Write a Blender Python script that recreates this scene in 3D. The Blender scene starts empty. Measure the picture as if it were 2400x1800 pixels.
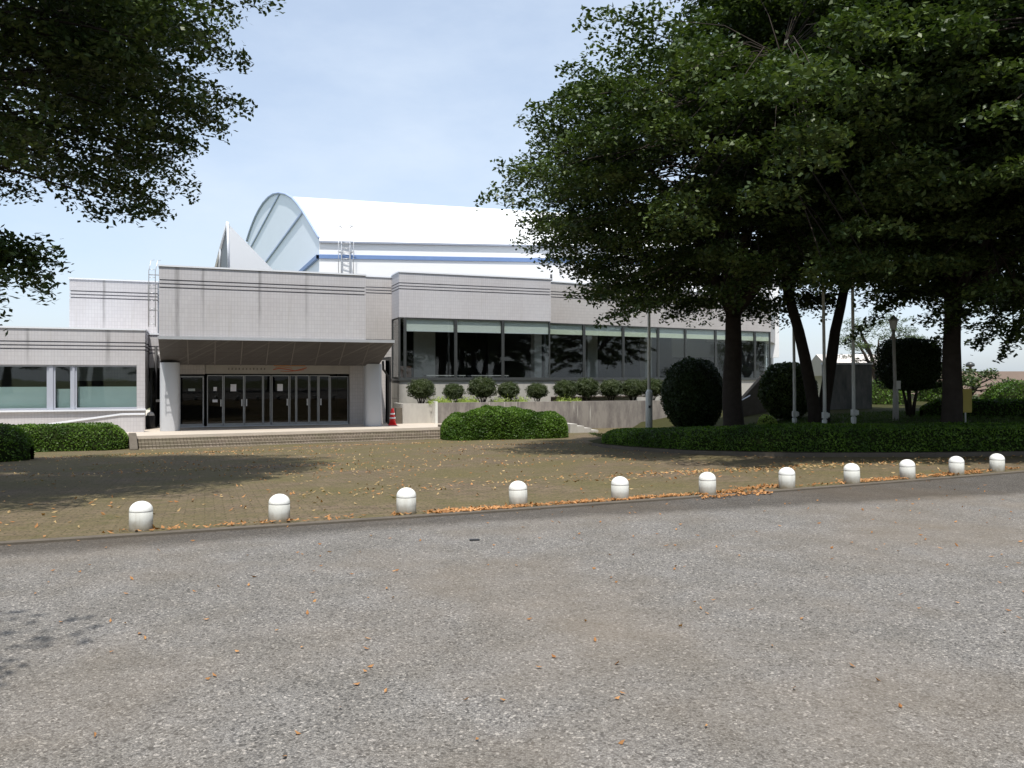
import bpy, math, random
import numpy as np
from mathutils import Vector, Matrix, noise
R = math.radians
C = bpy.context.scene.collection
sc = bpy.context.scene

# ------------------------------------------------------------------ camera, sky, sun, exposure
cam_d = bpy.data.cameras.new('camera'); cam = bpy.data.objects.new('camera', cam_d); C.objects.link(cam)
sc.camera = cam
cam.location = (0, 0, 1.6); cam.rotation_euler = (R(90), 0, 0)
cam_d.sensor_width = 36; cam_d.lens = 800/1024*36; cam_d.shift_y = -5.5/1024
cam_d.clip_start = 0.05; cam_d.clip_end = 4000
TO_SUN = Vector((0.0, -0.40, 0.915)).normalized()
w = bpy.data.worlds.new('World'); sc.world = w; w.use_nodes = True
nt = w.node_tree; nt.nodes.clear()
out = nt.nodes.new('ShaderNodeOutputWorld'); bg = nt.nodes.new('ShaderNodeBackground')
sky = nt.nodes.new('ShaderNodeTexSky'); sky.sky_type = 'NISHITA'; sky.sun_disc = False
sky.sun_elevation = math.asin(TO_SUN.z); sky.sun_rotation = R(180); sky.air_density = 1.0; sky.dust_density = 1.6; sky.ozone_density = 1.0
tc = nt.nodes.new('ShaderNodeTexCoord'); mp = nt.nodes.new('ShaderNodeMapping'); mp.inputs['Scale'].default_value = (1.2, 1.2, 3.0)
ns = nt.nodes.new('ShaderNodeTexNoise'); ns.inputs['Scale'].default_value = 1.7; ns.inputs['Detail'].default_value = 7; ns.inputs['Roughness'].default_value = .6
cr = nt.nodes.new('ShaderNodeValToRGB'); cr.color_ramp.elements[0].position = .40; cr.color_ramp.elements[1].position = .78
cr.color_ramp.elements[0].color = (.5, .5, .5, 1); cr.color_ramp.elements[1].color = (.95, .95, .95, 1)
mx = nt.nodes.new('ShaderNodeMix'); mx.data_type = 'RGBA'; mx.inputs['B'].default_value = (4.1, 4.7, 5.5, 1)
nt.links.new(tc.outputs['Generated'], mp.inputs['Vector']); nt.links.new(mp.outputs['Vector'], ns.inputs['Vector'])
nt.links.new(ns.outputs['Fac'], cr.inputs['Fac']); nt.links.new(cr.outputs['Color'], mx.inputs['Factor'])
nt.links.new(sky.outputs['Color'], mx.inputs['A']); nt.links.new(mx.outputs['Result'], bg.inputs['Color'])
bg.inputs['Strength'].default_value = 0.145
nt.links.new(bg.outputs[0], out.inputs[0])
sd = bpy.data.lights.new('sun', 'SUN'); sd.energy = 4.0; sd.angle = R(.5); sd.color = (1, .96, .89)
so = bpy.data.objects.new('sun', sd); C.objects.link(so); so.rotation_euler = TO_SUN.to_track_quat('Z', 'Y').to_euler(); so.location = (0, -20, 60)
sc.view_settings.view_transform = 'Standard'; sc.view_settings.look = 'None'
sc.view_settings.exposure = 0.42; sc.view_settings.gamma = 1
sc.cycles.max_bounces = 8; sc.cycles.transparent_max_bounces = 12

# ------------------------------------------------------------------ materials
def new_mat(name):
    m = bpy.data.materials.new(name); m.use_nodes = True; t = m.node_tree
    b = t.nodes['Principled BSDF']; b.inputs['Specular IOR Level'].default_value = .3
    return m, t, b
def N(t, kind, **kw):
    n = t.nodes.new('ShaderNode' + kind)
    for k, v in kw.items():
        if k in n.inputs: n.inputs[k].default_value = v
        else: setattr(n, k, v)
    return n
def mixc(t, fac, a, b, mode='MIX'):
    m = t.nodes.new('ShaderNodeMix'); m.data_type = 'RGBA'; m.blend_type = mode
    for sock, v in (('Factor', fac), ('A', a), ('B', b)):
        if isinstance(v, (tuple, list)): m.inputs[sock].default_value = tuple(v) + ((1,) if len(v) == 3 else ())
        elif isinstance(v, (int, float)): m.inputs[sock].default_value = v
        else: t.links.new(v, m.inputs[sock])
    return m.outputs['Result']
def math_n(t, op, a, b=None, clamp=False):
    m = t.nodes.new('ShaderNodeMath'); m.operation = op; m.use_clamp = clamp
    for i, v in enumerate((a, b)):
        if v is None: continue
        if isinstance(v, (int, float)): m.inputs[i].default_value = v
        else: t.links.new(v, m.inputs[i])
    return m.outputs[0]
def ramp(t, src, p0, p1, c0=(0,0,0), c1=(1,1,1)):
    r = t.nodes.new('ShaderNodeValToRGB'); e = r.color_ramp.elements
    e[0].position = p0; e[1].position = p1; e[0].color = tuple(c0)+(1,); e[1].color = tuple(c1)+(1,)
    t.links.new(src, r.inputs['Fac']); return r.outputs['Color']
def tex_noise(t, vec, scale, detail=4, rough=.55):
    n = N(t, 'TexNoise'); n.inputs['Scale'].default_value = scale; n.inputs['Detail'].default_value = detail; n.inputs['Roughness'].default_value = rough
    t.links.new(vec, n.inputs['Vector']); return n.outputs['Fac']
def mapping(t, vec, scale=(1,1,1), rot=(0,0,0)):
    n = N(t, 'Mapping'); n.inputs['Scale'].default_value = scale; n.inputs['Rotation'].default_value = rot
    t.links.new(vec, n.inputs['Vector']); return n.outputs['Vector']
def bump(t, b, h, strength=.3, dist=.01):
    n = N(t, 'Bump'); n.inputs['Strength'].default_value = strength; n.inputs['Distance'].default_value = dist
    t.links.new(h, n.inputs['Height']); t.links.new(n.outputs[0], b.inputs['Normal'])

def simple(name, col, rough=.6, metal=0, spec=.3, var=.12, scale=3.0, bmp=0):
    m, t, b = new_mat(name)
    tcn = N(t, 'TexCoord'); f = tex_noise(t, tcn.outputs['Object'], scale, 6)
    c = mixc(t, f, tuple(x*(1-var) for x in col), tuple(min(1, x*(1+var)) for x in col))
    t.links.new(c, b.inputs['Base Color']); b.inputs['Roughness'].default_value = rough
    b.inputs['Metallic'].default_value = metal; b.inputs['Specular IOR Level'].default_value = spec
    if bmp: bump(t, b, tex_noise(t, tcn.outputs['Object'], scale*14, 5), bmp, .01)
    return m

def tile_mat(name, c1, c2, joint, streaks=()):
    m, t, b = new_mat(name)
    tcn = N(t, 'TexCoord'); sp = N(t, 'SeparateXYZ'); t.links.new(tcn.outputs['Object'], sp.inputs[0])
    h = math_n(t, 'ADD', sp.outputs['X'], sp.outputs['Y'])
    cb = N(t, 'CombineXYZ'); t.links.new(h, cb.inputs['X']); t.links.new(sp.outputs['Z'], cb.inputs['Y'])
    br = N(t, 'TexBrick'); br.offset = 0; br.inputs['Scale'].default_value = 1
    br.inputs['Brick Width'].default_value = .11; br.inputs['Row Height'].default_value = .16
    br.inputs['Mortar Size'].default_value = .007; br.inputs['Mortar Smooth'].default_value = .3
    br.inputs['Color1'].default_value = tuple(c1)+(1,); br.inputs['Color2'].default_value = tuple(c2)+(1,); br.inputs['Mortar'].default_value = tuple(joint)+(1,)
    t.links.new(cb.outputs[0], br.inputs['Vector'])
    big = tex_noise(t, tcn.outputs['Object'], .55, 5)
    c = mixc(t, ramp(t, big, .35, .7), br.outputs['Color'], (.93, .91, .90), 'MULTIPLY')
    # rain dirt running down
    sv = mapping(t, cb.outputs[0], (3.2, .22, 1)); st = tex_noise(t, sv, 1.6, 5, .6)
    c = mixc(t, ramp(t, st, .55, .85, (0,0,0), (.55,.55,.55)), c, (.36, .34, .31))
    for (s0, wd, z0, z1, a) in streaks:       # dark runs below the parapet joints
        d = math_n(t, 'ABSOLUTE', math_n(t, 'SUBTRACT', h, s0))
        wob = math_n(t, 'MULTIPLY', tex_noise(t, mapping(t, cb.outputs[0], (9, .8, 1)), 2, 3), wd*1.2)
        k = math_n(t, 'SUBTRACT', 1.0, math_n(t, 'DIVIDE', math_n(t, 'ADD', d, wob), wd*1.5), True)
        g = math_n(t, 'MULTIPLY', math_n(t, 'DIVIDE', math_n(t, 'SUBTRACT', sp.outputs['Z'], z0), z1-z0, True), a)
        c = mixc(t, math_n(t, 'MULTIPLY', k, g, True), c, (.10, .095, .09))
    t.links.new(c, b.inputs['Base Color']); b.inputs['Roughness'].default_value = .5
    bump(t, b, br.outputs['Fac'], -.35, .006)
    return m

def leaf_mat(name, c_lo, c_hi, trans=.35, rough=.45):
    m, t, b = new_mat(name)
    tcn = N(t, 'TexCoord'); g = N(t, 'NewGeometry')
    f = tex_noise(t, tcn.outputs['Object'], .9, 3)
    c = mixc(t, g.outputs['Random Per Island'], c_lo, c_hi)
    c = mixc(t, ramp(t, f, .35, .7), c, (c_lo[0]*.8, c_lo[1]*.85, c_lo[2]*.8))
    t.links.new(c, b.inputs['Base Color']); b.inputs['Roughness'].default_value = rough; b.inputs['Specular IOR Level'].default_value = .25
    if trans:
        tr = N(t, 'BsdfTranslucent'); c2 = mixc(t, 1.0, c, (1.5, 1.7, .6), 'MULTIPLY'); t.links.new(c2, tr.inputs['Color'])
        ms = N(t, 'MixShader'); ms.inputs[0].default_value = trans
        t.links.new(b.outputs[0], ms.inputs[1]); t.links.new(tr.outputs[0], ms.inputs[2])
        t.links.new(ms.outputs[0], t.nodes['Material Output'].inputs['Surface'])
    return m

def glass_mat(name, tint, refl=.9, ior=1.5):
    m = bpy.data.materials.new(name); m.use_nodes = True; t = m.node_tree; t.nodes.clear()
    o = N(t, 'OutputMaterial'); tr = N(t, 'BsdfTransparent'); tr.inputs[0].default_value = tuple(tint)+(1,)
    gl = N(t, 'BsdfGlossy'); gl.inputs['Roughness'].default_value = .02; gl.inputs['Color'].default_value = (refl, refl, refl, 1)
    fr = N(t, 'Fresnel'); gg = N(t, 'NewGeometry'); t.links.new(math_n(t, 'SUBTRACT', ior, math_n(t, 'MULTIPLY', gg.outputs['Backfacing'], ior-1/ior)), fr.inputs['IOR'])
    tcn = N(t, 'TexCoord'); bn = N(t, 'Bump'); bn.inputs['Strength'].default_value = .04; bn.inputs['Distance'].default_value = .05
    t.links.new(tex_noise(t, tcn.outputs['Object'], .7, 2), bn.inputs['Height']); t.links.new(bn.outputs[0], gl.inputs['Normal'])
    ms = N(t, 'MixShader'); t.links.new(fr.outputs[0], ms.inputs[0]); t.links.new(tr.outputs[0], ms.inputs[1]); t.links.new(gl.outputs[0], ms.inputs[2])
    t.links.new(ms.outputs[0], o.inputs[0]); return m

def asphalt_mat():
    m, t, b = new_mat('asphalt')
    g = N(t, 'NewGeometry'); P = g.outputs['Position']; sp = N(t, 'SeparateXYZ'); t.links.new(P, sp.inputs[0])
    v = N(t, 'TexVoronoi'); v.inputs['Scale'].default_value = 110; t.links.new(P, v.inputs['Vector'])
    v2 = N(t, 'TexVoronoi'); v2.inputs['Scale'].default_value = 72; t.links.new(P, v2.inputs['Vector'])
    sp2 = N(t, 'SeparateXYZ'); t.links.new(v.outputs['Color'], sp2.inputs[0])
    sp3 = N(t, 'SeparateXYZ'); t.links.new(v2.outputs['Color'], sp3.inputs[0])
    c = ramp(t, sp2.outputs['X'], .0, 1.0, (.125, .116, .105), (.295, .280, .255))
    c = mixc(t, ramp(t, sp3.outputs['Y'], .92, .94), c, (.42, .39, .35))
    c = mixc(t, ramp(t, sp3.outputs['Z'], .90, .92), c, (.08, .075, .068))
    c = mixc(t, ramp(t, v.outputs['Distance'], .45, .9), c, (.11, .105, .10))
    big = tex_noise(t, P, .28, 6, .6); mid = tex_noise(t, P, 1.7, 5, .6)
    c = mixc(t, ramp(t, big, .44, .64, (0,0,0), (.6,.6,.6)), c, (.20, .165, .125))
    c = mixc(t, ramp(t, mid, .38, .66), mixc(t, 1.0, c, (.88, .87, .86), 'MULTIPLY'), mixc(t, 1.0, c, (1.06, 1.06, 1.08), 'MULTIPLY'))
    # darker newer strip of asphalt along the kerb
    X = sp.outputs['X']; yc = math_n(t, 'ADD', math_n(t, 'MULTIPLY', X, .42), math_n(t, 'ADD', math_n(t, 'MULTIPLY', math_n(t, 'MULTIPLY', X, X), .004), 9.62))
    dist = math_n(t, 'SUBTRACT', yc, sp.outputs['Y'])
    wdt = math_n(t, 'ADD', .72, math_n(t, 'MULTIPLY', math_n(t, 'MAXIMUM', X, 0), .16))
    wdt = math_n(t, 'ADD', wdt, math_n(t, 'MULTIPLY', math_n(t, 'SUBTRACT', mid, .5), .9))
    k = math_n(t, 'DIVIDE', math_n(t, 'SUBTRACT', wdt, dist), .35, True)
    c = mixc(t, math_n(t, 'MULTIPLY', k, .9), c, mixc(t, 1.0, c, (.46, .44, .42), 'MULTIPLY'))
    t.links.new(c, b.inputs['Base Color']); b.inputs['Roughness'].default_value = .85
    bump(t, b, math_n(t, 'ADD', sp2.outputs['X'], math_n(t, 'MULTIPLY', v.outputs['Distance'], -1.5)), .55, .008)
    return m

def paver_mat():
    m, t, b = new_mat('mossy pavers')
    g = N(t, 'NewGeometry'); P = g.outputs['Position']
    br = N(t, 'TexBrick'); br.inputs['Scale'].default_value = 1; br.inputs['Brick Width'].default_value = .23; br.inputs['Row Height'].default_value = .115
    br.inputs['Mortar Size'].default_value = .009; br.inputs['Mortar Smooth'].default_value = .4
    br.inputs['Color1'].default_value = (.135, .105, .075, 1); br.inputs['Color2'].default_value = (.20, .155, .11, 1); br.inputs['Mortar'].default_value = (.085, .07, .045, 1)
    t.links.new(mapping(t, P, (1, 1, 1), (0, 0, R(-21))), br.inputs['Vector'])
    n1 = tex_noise(t, P, .45, 7, .62); n2 = tex_noise(t, P, 5.5, 6, .7); n3 = tex_noise(t, P, 34, 3)
    c = mixc(t, ramp(t, n1, .36, .62), br.outputs['Color'], (.135, .116, .060))
    c = mixc(t, ramp(t, n2, .50, .68, (0,0,0), (.8,.8,.8)), c, (.100, .094, .042))
    c = mixc(t, ramp(t, n3, .35, .7), mixc(t, 1.0, c, (.65, .65, .65), 'MULTIPLY'), mixc(t, 1.0, c, (1.25, 1.2, 1.15), 'MULTIPLY'))
    t.links.new(c, b.inputs['Base Color']); b.inputs['Roughness'].default_value = .92; b.inputs['Specular IOR Level'].default_value = .12
    bump(t, b, math_n(t, 'ADD', n2, math_n(t, 'MULTIPLY', br.outputs['Fac'], -.6)), .6, .02)
    return m

def stair_mat():
    m, t, b = new_mat('stair pavers')
    tcn = N(t, 'TexCoord'); sp = N(t, 'SeparateXYZ'); t.links.new(tcn.outputs['Object'], sp.inputs[0])
    cb = N(t, 'CombineXYZ'); t.links.new(sp.outputs['X'], cb.inputs['X']); t.links.new(math_n(t, 'ADD', sp.outputs['Z'], math_n(t, 'MULTIPLY', sp.outputs['Y'], 1.0)), cb.inputs['Y'])
    br = N(t, 'TexBrick'); br.offset = 0; br.inputs['Scale'].default_value = 1; br.inputs['Brick Width'].default_value = .115; br.inputs['Row Height'].default_value = .115
    br.inputs['Mortar Size'].default_value = .012
    br.inputs['Color1'].default_value = (.21, .17, .13, 1); br.inputs['Color2'].default_value = (.30, .25, .20, 1); br.inputs['Mortar'].default_value = (.09, .075, .055, 1)
    t.links.new(cb.outputs[0], br.inputs['Vector'])
    c = mixc(t, ramp(t, tex_noise(t, tcn.outputs['Object'], 1.3, 5), .4, .7, (0,0,0), (.5,.5,.5)), br.outputs['Color'], (.13, .12, .07))
    t.links.new(c, b.inputs['Base Color']); b.inputs['Roughness'].default_value = .85; return m

def concrete_mat(name, base, dark, light, amount=.8):
    m, t, b = new_mat(name)
    tcn = N(t, 'TexCoord'); sp = N(t, 'SeparateXYZ'); t.links.new(tcn.outputs['Object'], sp.inputs[0])
    cb = N(t, 'CombineXYZ'); t.links.new(math_n(t, 'ADD', sp.outputs['X'], sp.outputs['Y']), cb.inputs['X']); t.links.new(sp.outputs['Z'], cb.inputs['Y'])
    a1 = tex_noise(t, mapping(t, cb.outputs[0], (1.7, .5, 1)), 1.3, 7, .7)
    a2 = tex_noise(t, mapping(t, cb.outputs[0], (4.2, .28, 1)), 1.6, 5, .6)
    c = mixc(t, ramp(t, a1, .42, .62, (0,0,0), (amount,)*3), base, dark)
    c = mixc(t, ramp(t, a2, .62, .70, (0,0,0), (amount,)*3), c, light)
    t.links.new(c, b.inputs['Base Color']); b.inputs['Roughness'].default_value = .9
    bump(t, b, tex_noise(t, tcn.outputs['Object'], 25, 4), .3, .01); return m

M = {}
M['tile'] = tile_mat('pale wall tiles', (.50, .49, .505), (.53, .52, .53), (.42, .41, .42),
    [(1.52, .10, 3.2, 5.6, .75), (3.55, .09, 3.2, 5.4, 1.0), (5.3, .10, 3.2, 5.4, .6), (-2.1, .10, 2.1, 3.5, .7), (0.62, .14, 1.9, 3.2, .8), (-4.4,.12,2.0,3.4,.5)])
M['tile2'] = tile_mat('warm wall tiles', (.47, .445, .43), (.50, .475, .46), (.38, .36, .35))
M['groove'] = simple('groove joint', (.26, .26, .29), .8)
M['coping'] = simple('white metal coping', (.74, .76, .80), .35, 0, .5, .05)
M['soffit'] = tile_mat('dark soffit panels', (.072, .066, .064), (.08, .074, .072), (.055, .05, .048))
M['soffit_joint'] = simple('soffit joint', (.14, .13, .125), .7)
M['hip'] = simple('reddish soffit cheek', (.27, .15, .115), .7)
M['pillar'] = simple('painted pillar', (.47, .48, .50), .55, 0, .3, .06, 1.2)
M['frame'] = simple('aluminium frame', (.33, .34, .35), .35, .3, .5, .08)
M['alu_pale'] = simple('pale aluminium', (.42, .44, .50), .4, .1, .5, .05)
M['frame_dark'] = simple('bronze frame', (.075, .08, .08), .4, .3, .5)
M['glass'] = glass_mat('window glass', (.87, .90, .89))
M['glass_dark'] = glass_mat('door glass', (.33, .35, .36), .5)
M['glass_green'] = glass_mat('frosted green glass', (.84, .90, .895))
M['blind'] = simple('roller blind', (.74, .76, .73), .9, 0, .1, .04)
M['blind_warm'] = simple('lower blind band', (.78, .80, .66), .9, 0, .1, .04)
M['curtain'] = simple('green screen', (.42, .46, .45), .95, 0, .1, .12, 1.0)
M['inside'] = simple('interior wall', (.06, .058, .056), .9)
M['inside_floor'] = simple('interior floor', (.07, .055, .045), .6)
M['sign'] = simple('sign band', (.40, .38, .35), .7)
M['ink'] = simple('sign ink', (.10, .085, .08), .7)
M['ink_red'] = simple('faded red ribbon paint', (.45, .13, .07), .7)
M['ink_orange'] = simple('faded orange paint', (.50, .24, .10), .7)
M['paper'] = simple('paper notice', (.80, .80, .85), .9)
M['hall'] = simple('white hall cladding', (.80, .80, .80), .45, 0, .4, .03, .4)
M['hall_gable'] = simple('pale gable cladding', (.74, .81, .90), .5, 0, .4, .04, .3)
M['hall_band'] = simple('blue fascia', (.16, .25, .46), .5)
M['gable_line'] = simple('pale blue gable trim', (.34, .42, .60), .5)
M['hall_line'] = simple('grey eave line', (.30, .33, .40), .5)
M['concrete'] = concrete_mat('stained concrete', (.27, .245, .22), (.12, .105, .10), (.52, .50, .45), .75)
M['concrete_pale'] = concrete_mat('pale concrete', (.46, .44, .40), (.33, .31, .29), (.55, .54, .50), .5)
M['concrete_slab'] = concrete_mat('grey slab concrete', (.27, .26, .25), (.13, .13, .14), (.42, .40, .36), .9)
M['stone'] = simple('landing stone', (.50, .44, .37), .75, 0, .3, .15, 2)
M['stair'] = stair_mat()
M['asphalt'] = asphalt_mat(); M['paver'] = paver_mat()
M['kerb'] = simple('kerb concrete', (.115, .098, .078), .9, 0, .2, .35, 4, .3)
M['bollard'] = simple('white bollard paint', (.54, .54, .49), .55, 0, .35, .10, 7, .05)
M['bollard_cap'] = simple('bright bollard dome', (.78, .78, .74), .45, 0, .4, .05, 7)
M['pole'] = simple('white pole paint', (.66, .66, .62), .4, 0, .4, .1, 5)
M['steel'] = simple('galvanised steel', (.55, .56, .58), .4, .5, .5)
M['black'] = simple('black pipe', (.02, .02, .022), .45)
M['red'] = simple('red plastic', (.72, .03, .035), .4, 0, .5, .05)
M['white'] = simple('white plastic', (.8, .8, .8), .5)
M['yellow'] = simple('yellow board', (.50, .40, .10), .6, 0, .3, .1, 6)
M['bark'] = simple('bark', (.045, .037, .031), .95, 0, .1, .4, 7, .8)
M['leaf'] = leaf_mat('zelkova leaves', (.028, .050, .014), (.125, .165, .052), .16)
M['leaf_dark'] = leaf_mat('dark leaves', (.020, .036, .010), (.036, .060, .018), .14)
M['hedge_leaf'] = leaf_mat('hedge leaves', (.04, .085, .010), (.16, .27, .035), .30)
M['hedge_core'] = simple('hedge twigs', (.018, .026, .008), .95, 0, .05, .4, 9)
M['topiary'] = leaf_mat('topiary leaves', (.045, .062, .028), (.110, .130, .060), .15)
M['lime'] = leaf_mat('lime ground leaves', (.28, .36, .08), (.45, .52, .16), .3)
M['grass'] = leaf_mat('grass blades', (.035, .065, .012), (.09, .14, .03), .25)
M['soil'] = simple('planting soil', (.045, .045, .018), .95, 0, .05, .4, 3, .5)
M['ground'] = simple('far ground', (.14, .15, .08), .95, 0, .05, .3, .3)
M['dead'] = leaf_mat('dead leaves', (.30, .13, .045), (.62, .33, .14), .1, .7)
M['dead_pale'] = leaf_mat('dry tan leaves', (.36, .24, .11), (.58, .42, .22), .1, .7)
M['roof_brown'] = simple('brown roof', (.15, .11, .085), .85, 0, .2, .15, 1.2)
M['roof_pale'] = simple('pale roof', (.60, .55, .52), .7, 0, .2, .1)
M['house_wall'] = simple('house wall', (.50, .47, .43), .8)
M['chair'] = simple('wicker', (.20, .09, .05), .7)
M['table'] = simple('table top', (.42, .40, .40), .5)

def bollard_mat():
    m, t, b = new_mat('weathered bollard paint')
    tcn = N(t, 'TexCoord'); sp = N(t, 'SeparateXYZ'); t.links.new(tcn.outputs['Object'], sp.inputs[0])
    oi = N(t, 'ObjectInfo'); sh = N(t, 'VectorMath', operation='ADD'); cbx = N(t, 'CombineXYZ'); t.links.new(math_n(t, 'MULTIPLY', oi.outputs['Random'], 37), cbx.inputs['X'])
    t.links.new(tcn.outputs['Object'], sh.inputs[0]); t.links.new(cbx.outputs[0], sh.inputs[1]); v = sh.outputs[0]
    c = mixc(t, tex_noise(t, v, 6, 5), (.50, .50, .46), (.58, .58, .54))
    c = mixc(t, ramp(t, tex_noise(t, mapping(t, v, (14, 14, 1.5)), 1.5, 5), .5, .75, (0,0,0), (.5,)*3), c, (.36, .34, .29))
    g = math_n(t, 'SUBTRACT', .075, math_n(t, 'SUBTRACT', sp.outputs['Z'], math_n(t, 'MULTIPLY', tex_noise(t, v, 13, 4), .10)))
    c = mixc(t, math_n(t, 'MULTIPLY', g, 9, True), c, (.20, .17, .12))
    c = mixc(t, ramp(t, tex_noise(t, v, 30, 3), .70, .74), c, (.28, .27, .25))
    t.links.new(c, b.inputs['Base Color']); b.inputs['Roughness'].default_value = .6; return m
M['bollard'] = bollard_mat()

# ------------------------------------------------------------------ object helpers
def setp(o, label=None, cat=None, group=None, kind=None):
    for k, v in (('label', label), ('category', cat), ('group', group), ('kind', kind)):
        if v: o[k] = v
    return o
def empty(name, loc=(0,0,0), rz=0, label=None, cat=None, group=None):
    o = bpy.data.objects.new(name, None); C.objects.link(o); o.location = loc; o.rotation_euler = (0, 0, rz); o.empty_display_size = .2
    return setp(o, label, cat, group)
class MB:
    def __init__(s, X=None): s.v = []; s.f = []; s.mi = []; s.sm = []; s.X = X; s.mats = []
    def mat(s, m):
        if m not in s.mats: s.mats.append(m)
        return s.mats.index(m)
    def add(s, vs, fs, m=None, smooth=False):
        k = len(s.v)
        for p in vs:
            p = Vector(p); s.v.append(tuple(s.X @ p) if s.X is not None else tuple(p))
        i = s.mat(m)
        for f in fs: s.f.append([a+k for a in f]); s.mi.append(i); s.sm.append(smooth)
    def box(s, a0, a1, b0, b1, z0, z1, m=None):
        vs = [(a0,b0,z0),(a1,b0,z0),(a1,b1,z0),(a0,b1,z0),(a0,b0,z1),(a1,b0,z1),(a1,b1,z1),(a0,b1,z1)]
        s.add(vs, [(0,3,2,1),(4,5,6,7),(0,1,5,4),(1,2,6,5),(2,3,7,6),(3,0,4,7)], m)
    def tube(s, pts, rs, n=8, m=None, cap=True, smooth=True):
        pts = [Vector(p) for p in pts]; vs = []; fs = []
        if not hasattr(rs, '__len__'): rs = [rs]*len(pts)
        for i, p in enumerate(pts):
            d = (pts[min(i+1, len(pts)-1)] - pts[max(i-1, 0)]).normalized()
            a = d.orthogonal().normalized() if i == 0 else (a - d*a.dot(d)).normalized()
            b = d.cross(a)
            for j in range(n):
                t = 2*math.pi*j/n; vs.append(p + (a*math.cos(t) + b*math.sin(t))*rs[i])
        for i in range(len(pts)-1):
            for j in range(n): fs.append((i*n+j, i*n+(j+1)%n, (i+1)*n+(j+1)%n, (i+1)*n+j))
        if cap: fs.append(tuple(range(n))[::-1]); fs.append(tuple((len(pts)-1)*n+j for j in range(n)))
        s.add(vs, fs, m, smooth)
    def lathe(s, prof, n=24, m=None, c=(0,0,0)):
        vs = []; fs = []
        for r, z in prof:
            for j in range(n):
                t = 2*math.pi*j/n; vs.append((c[0]+r*math.cos(t), c[1]+r*math.sin(t), c[2]+z))
        for i in range(len(prof)-1):
            for j in range(n): fs.append((i*n+j, i*n+(j+1)%n, (i+1)*n+(j+1)%n, (i+1)*n+j))
        fs.append(tuple(range(n))[::-1]); fs.append(tuple((len(prof)-1)*n+j for j in range(n)))
        s.add(vs, fs, m, True)
    def build(s, name, m=None, parent=None, loc=None, rz=None, bevel=0):
        me = bpy.data.meshes.new(name); me.from_pydata(s.v, [], s.f)
        mats = [x if x is not None else m for x in s.mats] or [m]
        for x in mats: me.materials.append(M[x])
        me.polygons.foreach_set('material_index', s.mi); me.polygons.foreach_set('use_smooth', s.sm); me.update()
        o = bpy.data.objects.new(name, me); C.objects.link(o)
        if parent: o.parent = parent
        if loc is not None: o.location = loc
        if rz is not None: o.rotation_euler = (0, 0, rz)
        if bevel:
            bv = o.modifiers.new('bevel', 'BEVEL'); bv.width = bevel; bv.segments = 2; bv.limit_method = 'ANGLE'
        return o
def mesh_np(name, V, F, mat, parent=None, smooth=False, extra=None):
    """V (n,3) float, F (m,4) int quads; extra = (verts, faces) lists added first"""
    me = bpy.data.meshes.new(name)
    me.vertices.add(len(V)); me.vertices.foreach_set('co', V.astype(np.float32).ravel())
    me.loops.add(F.size); me.loops.foreach_set('vertex_index', F.astype(np.int32).ravel())
    me.polygons.add(len(F)); me.polygons.foreach_set('loop_start', np.arange(0, F.size, F.shape[1], dtype=np.int32))
    me.polygons.foreach_set('loop_total', np.full(len(F), F.shape[1], dtype=np.int32))
    me.polygons.foreach_set('use_smooth', np.full(len(F), smooth)); me.update(calc_edges=True)
    me.materials.append(M[mat]); o = bpy.data.objects.new(name, me); C.objects.link(o)
    if parent: o.parent = parent
    return o
def unit(a): return a/np.maximum(np.linalg.norm(a, axis=1, keepdims=True), 1e-6)
def leaf_cards(P, L, W, rng, nrm=None, flat=.6, curl=0.0):
    """kite shaped leaves centred on P; nrm = preferred normals"""
    n = len(P)
    if nrm is None: nrm = np.tile([0, 0, 1.0], (n, 1))
    nn = unit(nrm*flat + rng.normal(size=(n, 3))*(1-flat)*.9)
    a = unit(np.cross(nn, rng.normal(size=(n, 3)))); b = np.cross(nn, a)
    l = L*rng.uniform(.65, 1.25, (n, 1)); w_ = W*rng.uniform(.7, 1.2, (n, 1))
    V = np.stack([P-a*l*.5, P-a*l*.05+b*w_*.5-nn*w_*curl, P+a*l*.5, P-a*l*.05-b*w_*.5-nn*w_*curl], 1).reshape(-1, 3)
    return V, np.arange(4*n).reshape(-1, 4)

# ------------------------------------------------------------------ ground
def yb(x): return 10.0 + .42*x + .004*x*x          # bollard line
def yk(x): return yb(x) - .38                      # kerb line
def gz(x, y):
    t = min(1, max(0, (y - yk(x))/22.5)); return .012 - .84*t
BED = [(2.55, 25.6), (2.75, 24.2), (3.4, 22.2), (4.6, 20.0), (6.4, 18.5), (9.0, 17.7), (12, 17.3), (18, 17.2), (30, 18)]
def bed_y(x):
    if x <= BED[0][0]: return BED[0][1]
    for (x0, y0), (x1, y1) in zip(BED, BED[1:]):
        if x <= x1: return y0 + (y1-y0)*(x-x0)/(x1-x0)
    return BED[-1][1]
def bz(x, y):
    d = max(0, min(y - bed_y(x), (x-4.3)*.7)); e = min(1, d/6.5); e = e*e*(3-2*e)
    return gz(x, y) + .10 + (.40 - gz(x, y) - .10)*e
def sheet(name, xs, rows, zf, mat, smooth=True):
    V = []; F = []
    for i, x in enumerate(xs):
        ys = rows(x)
        for y in ys: V.append((x, y, zf(x, y)))
    n = len(rows(xs[0]))
    for i in range(len(xs)-1):
        for j in range(n-1): F.append((i*n+j, (i+1)*n+j, (i+1)*n+j+1, i*n+j+1))
    o = mesh_np(name, np.array(V, float), np.array(F), mat, None, smooth); setp(o, kind='structure'); return o
lin = lambda a, b, n: [a+(b-a)*i/(n-1) for i in range(n)]
def farz(x, y): return -1.0 - 2.4*min(1, max(0, (y-42)/14))
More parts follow.
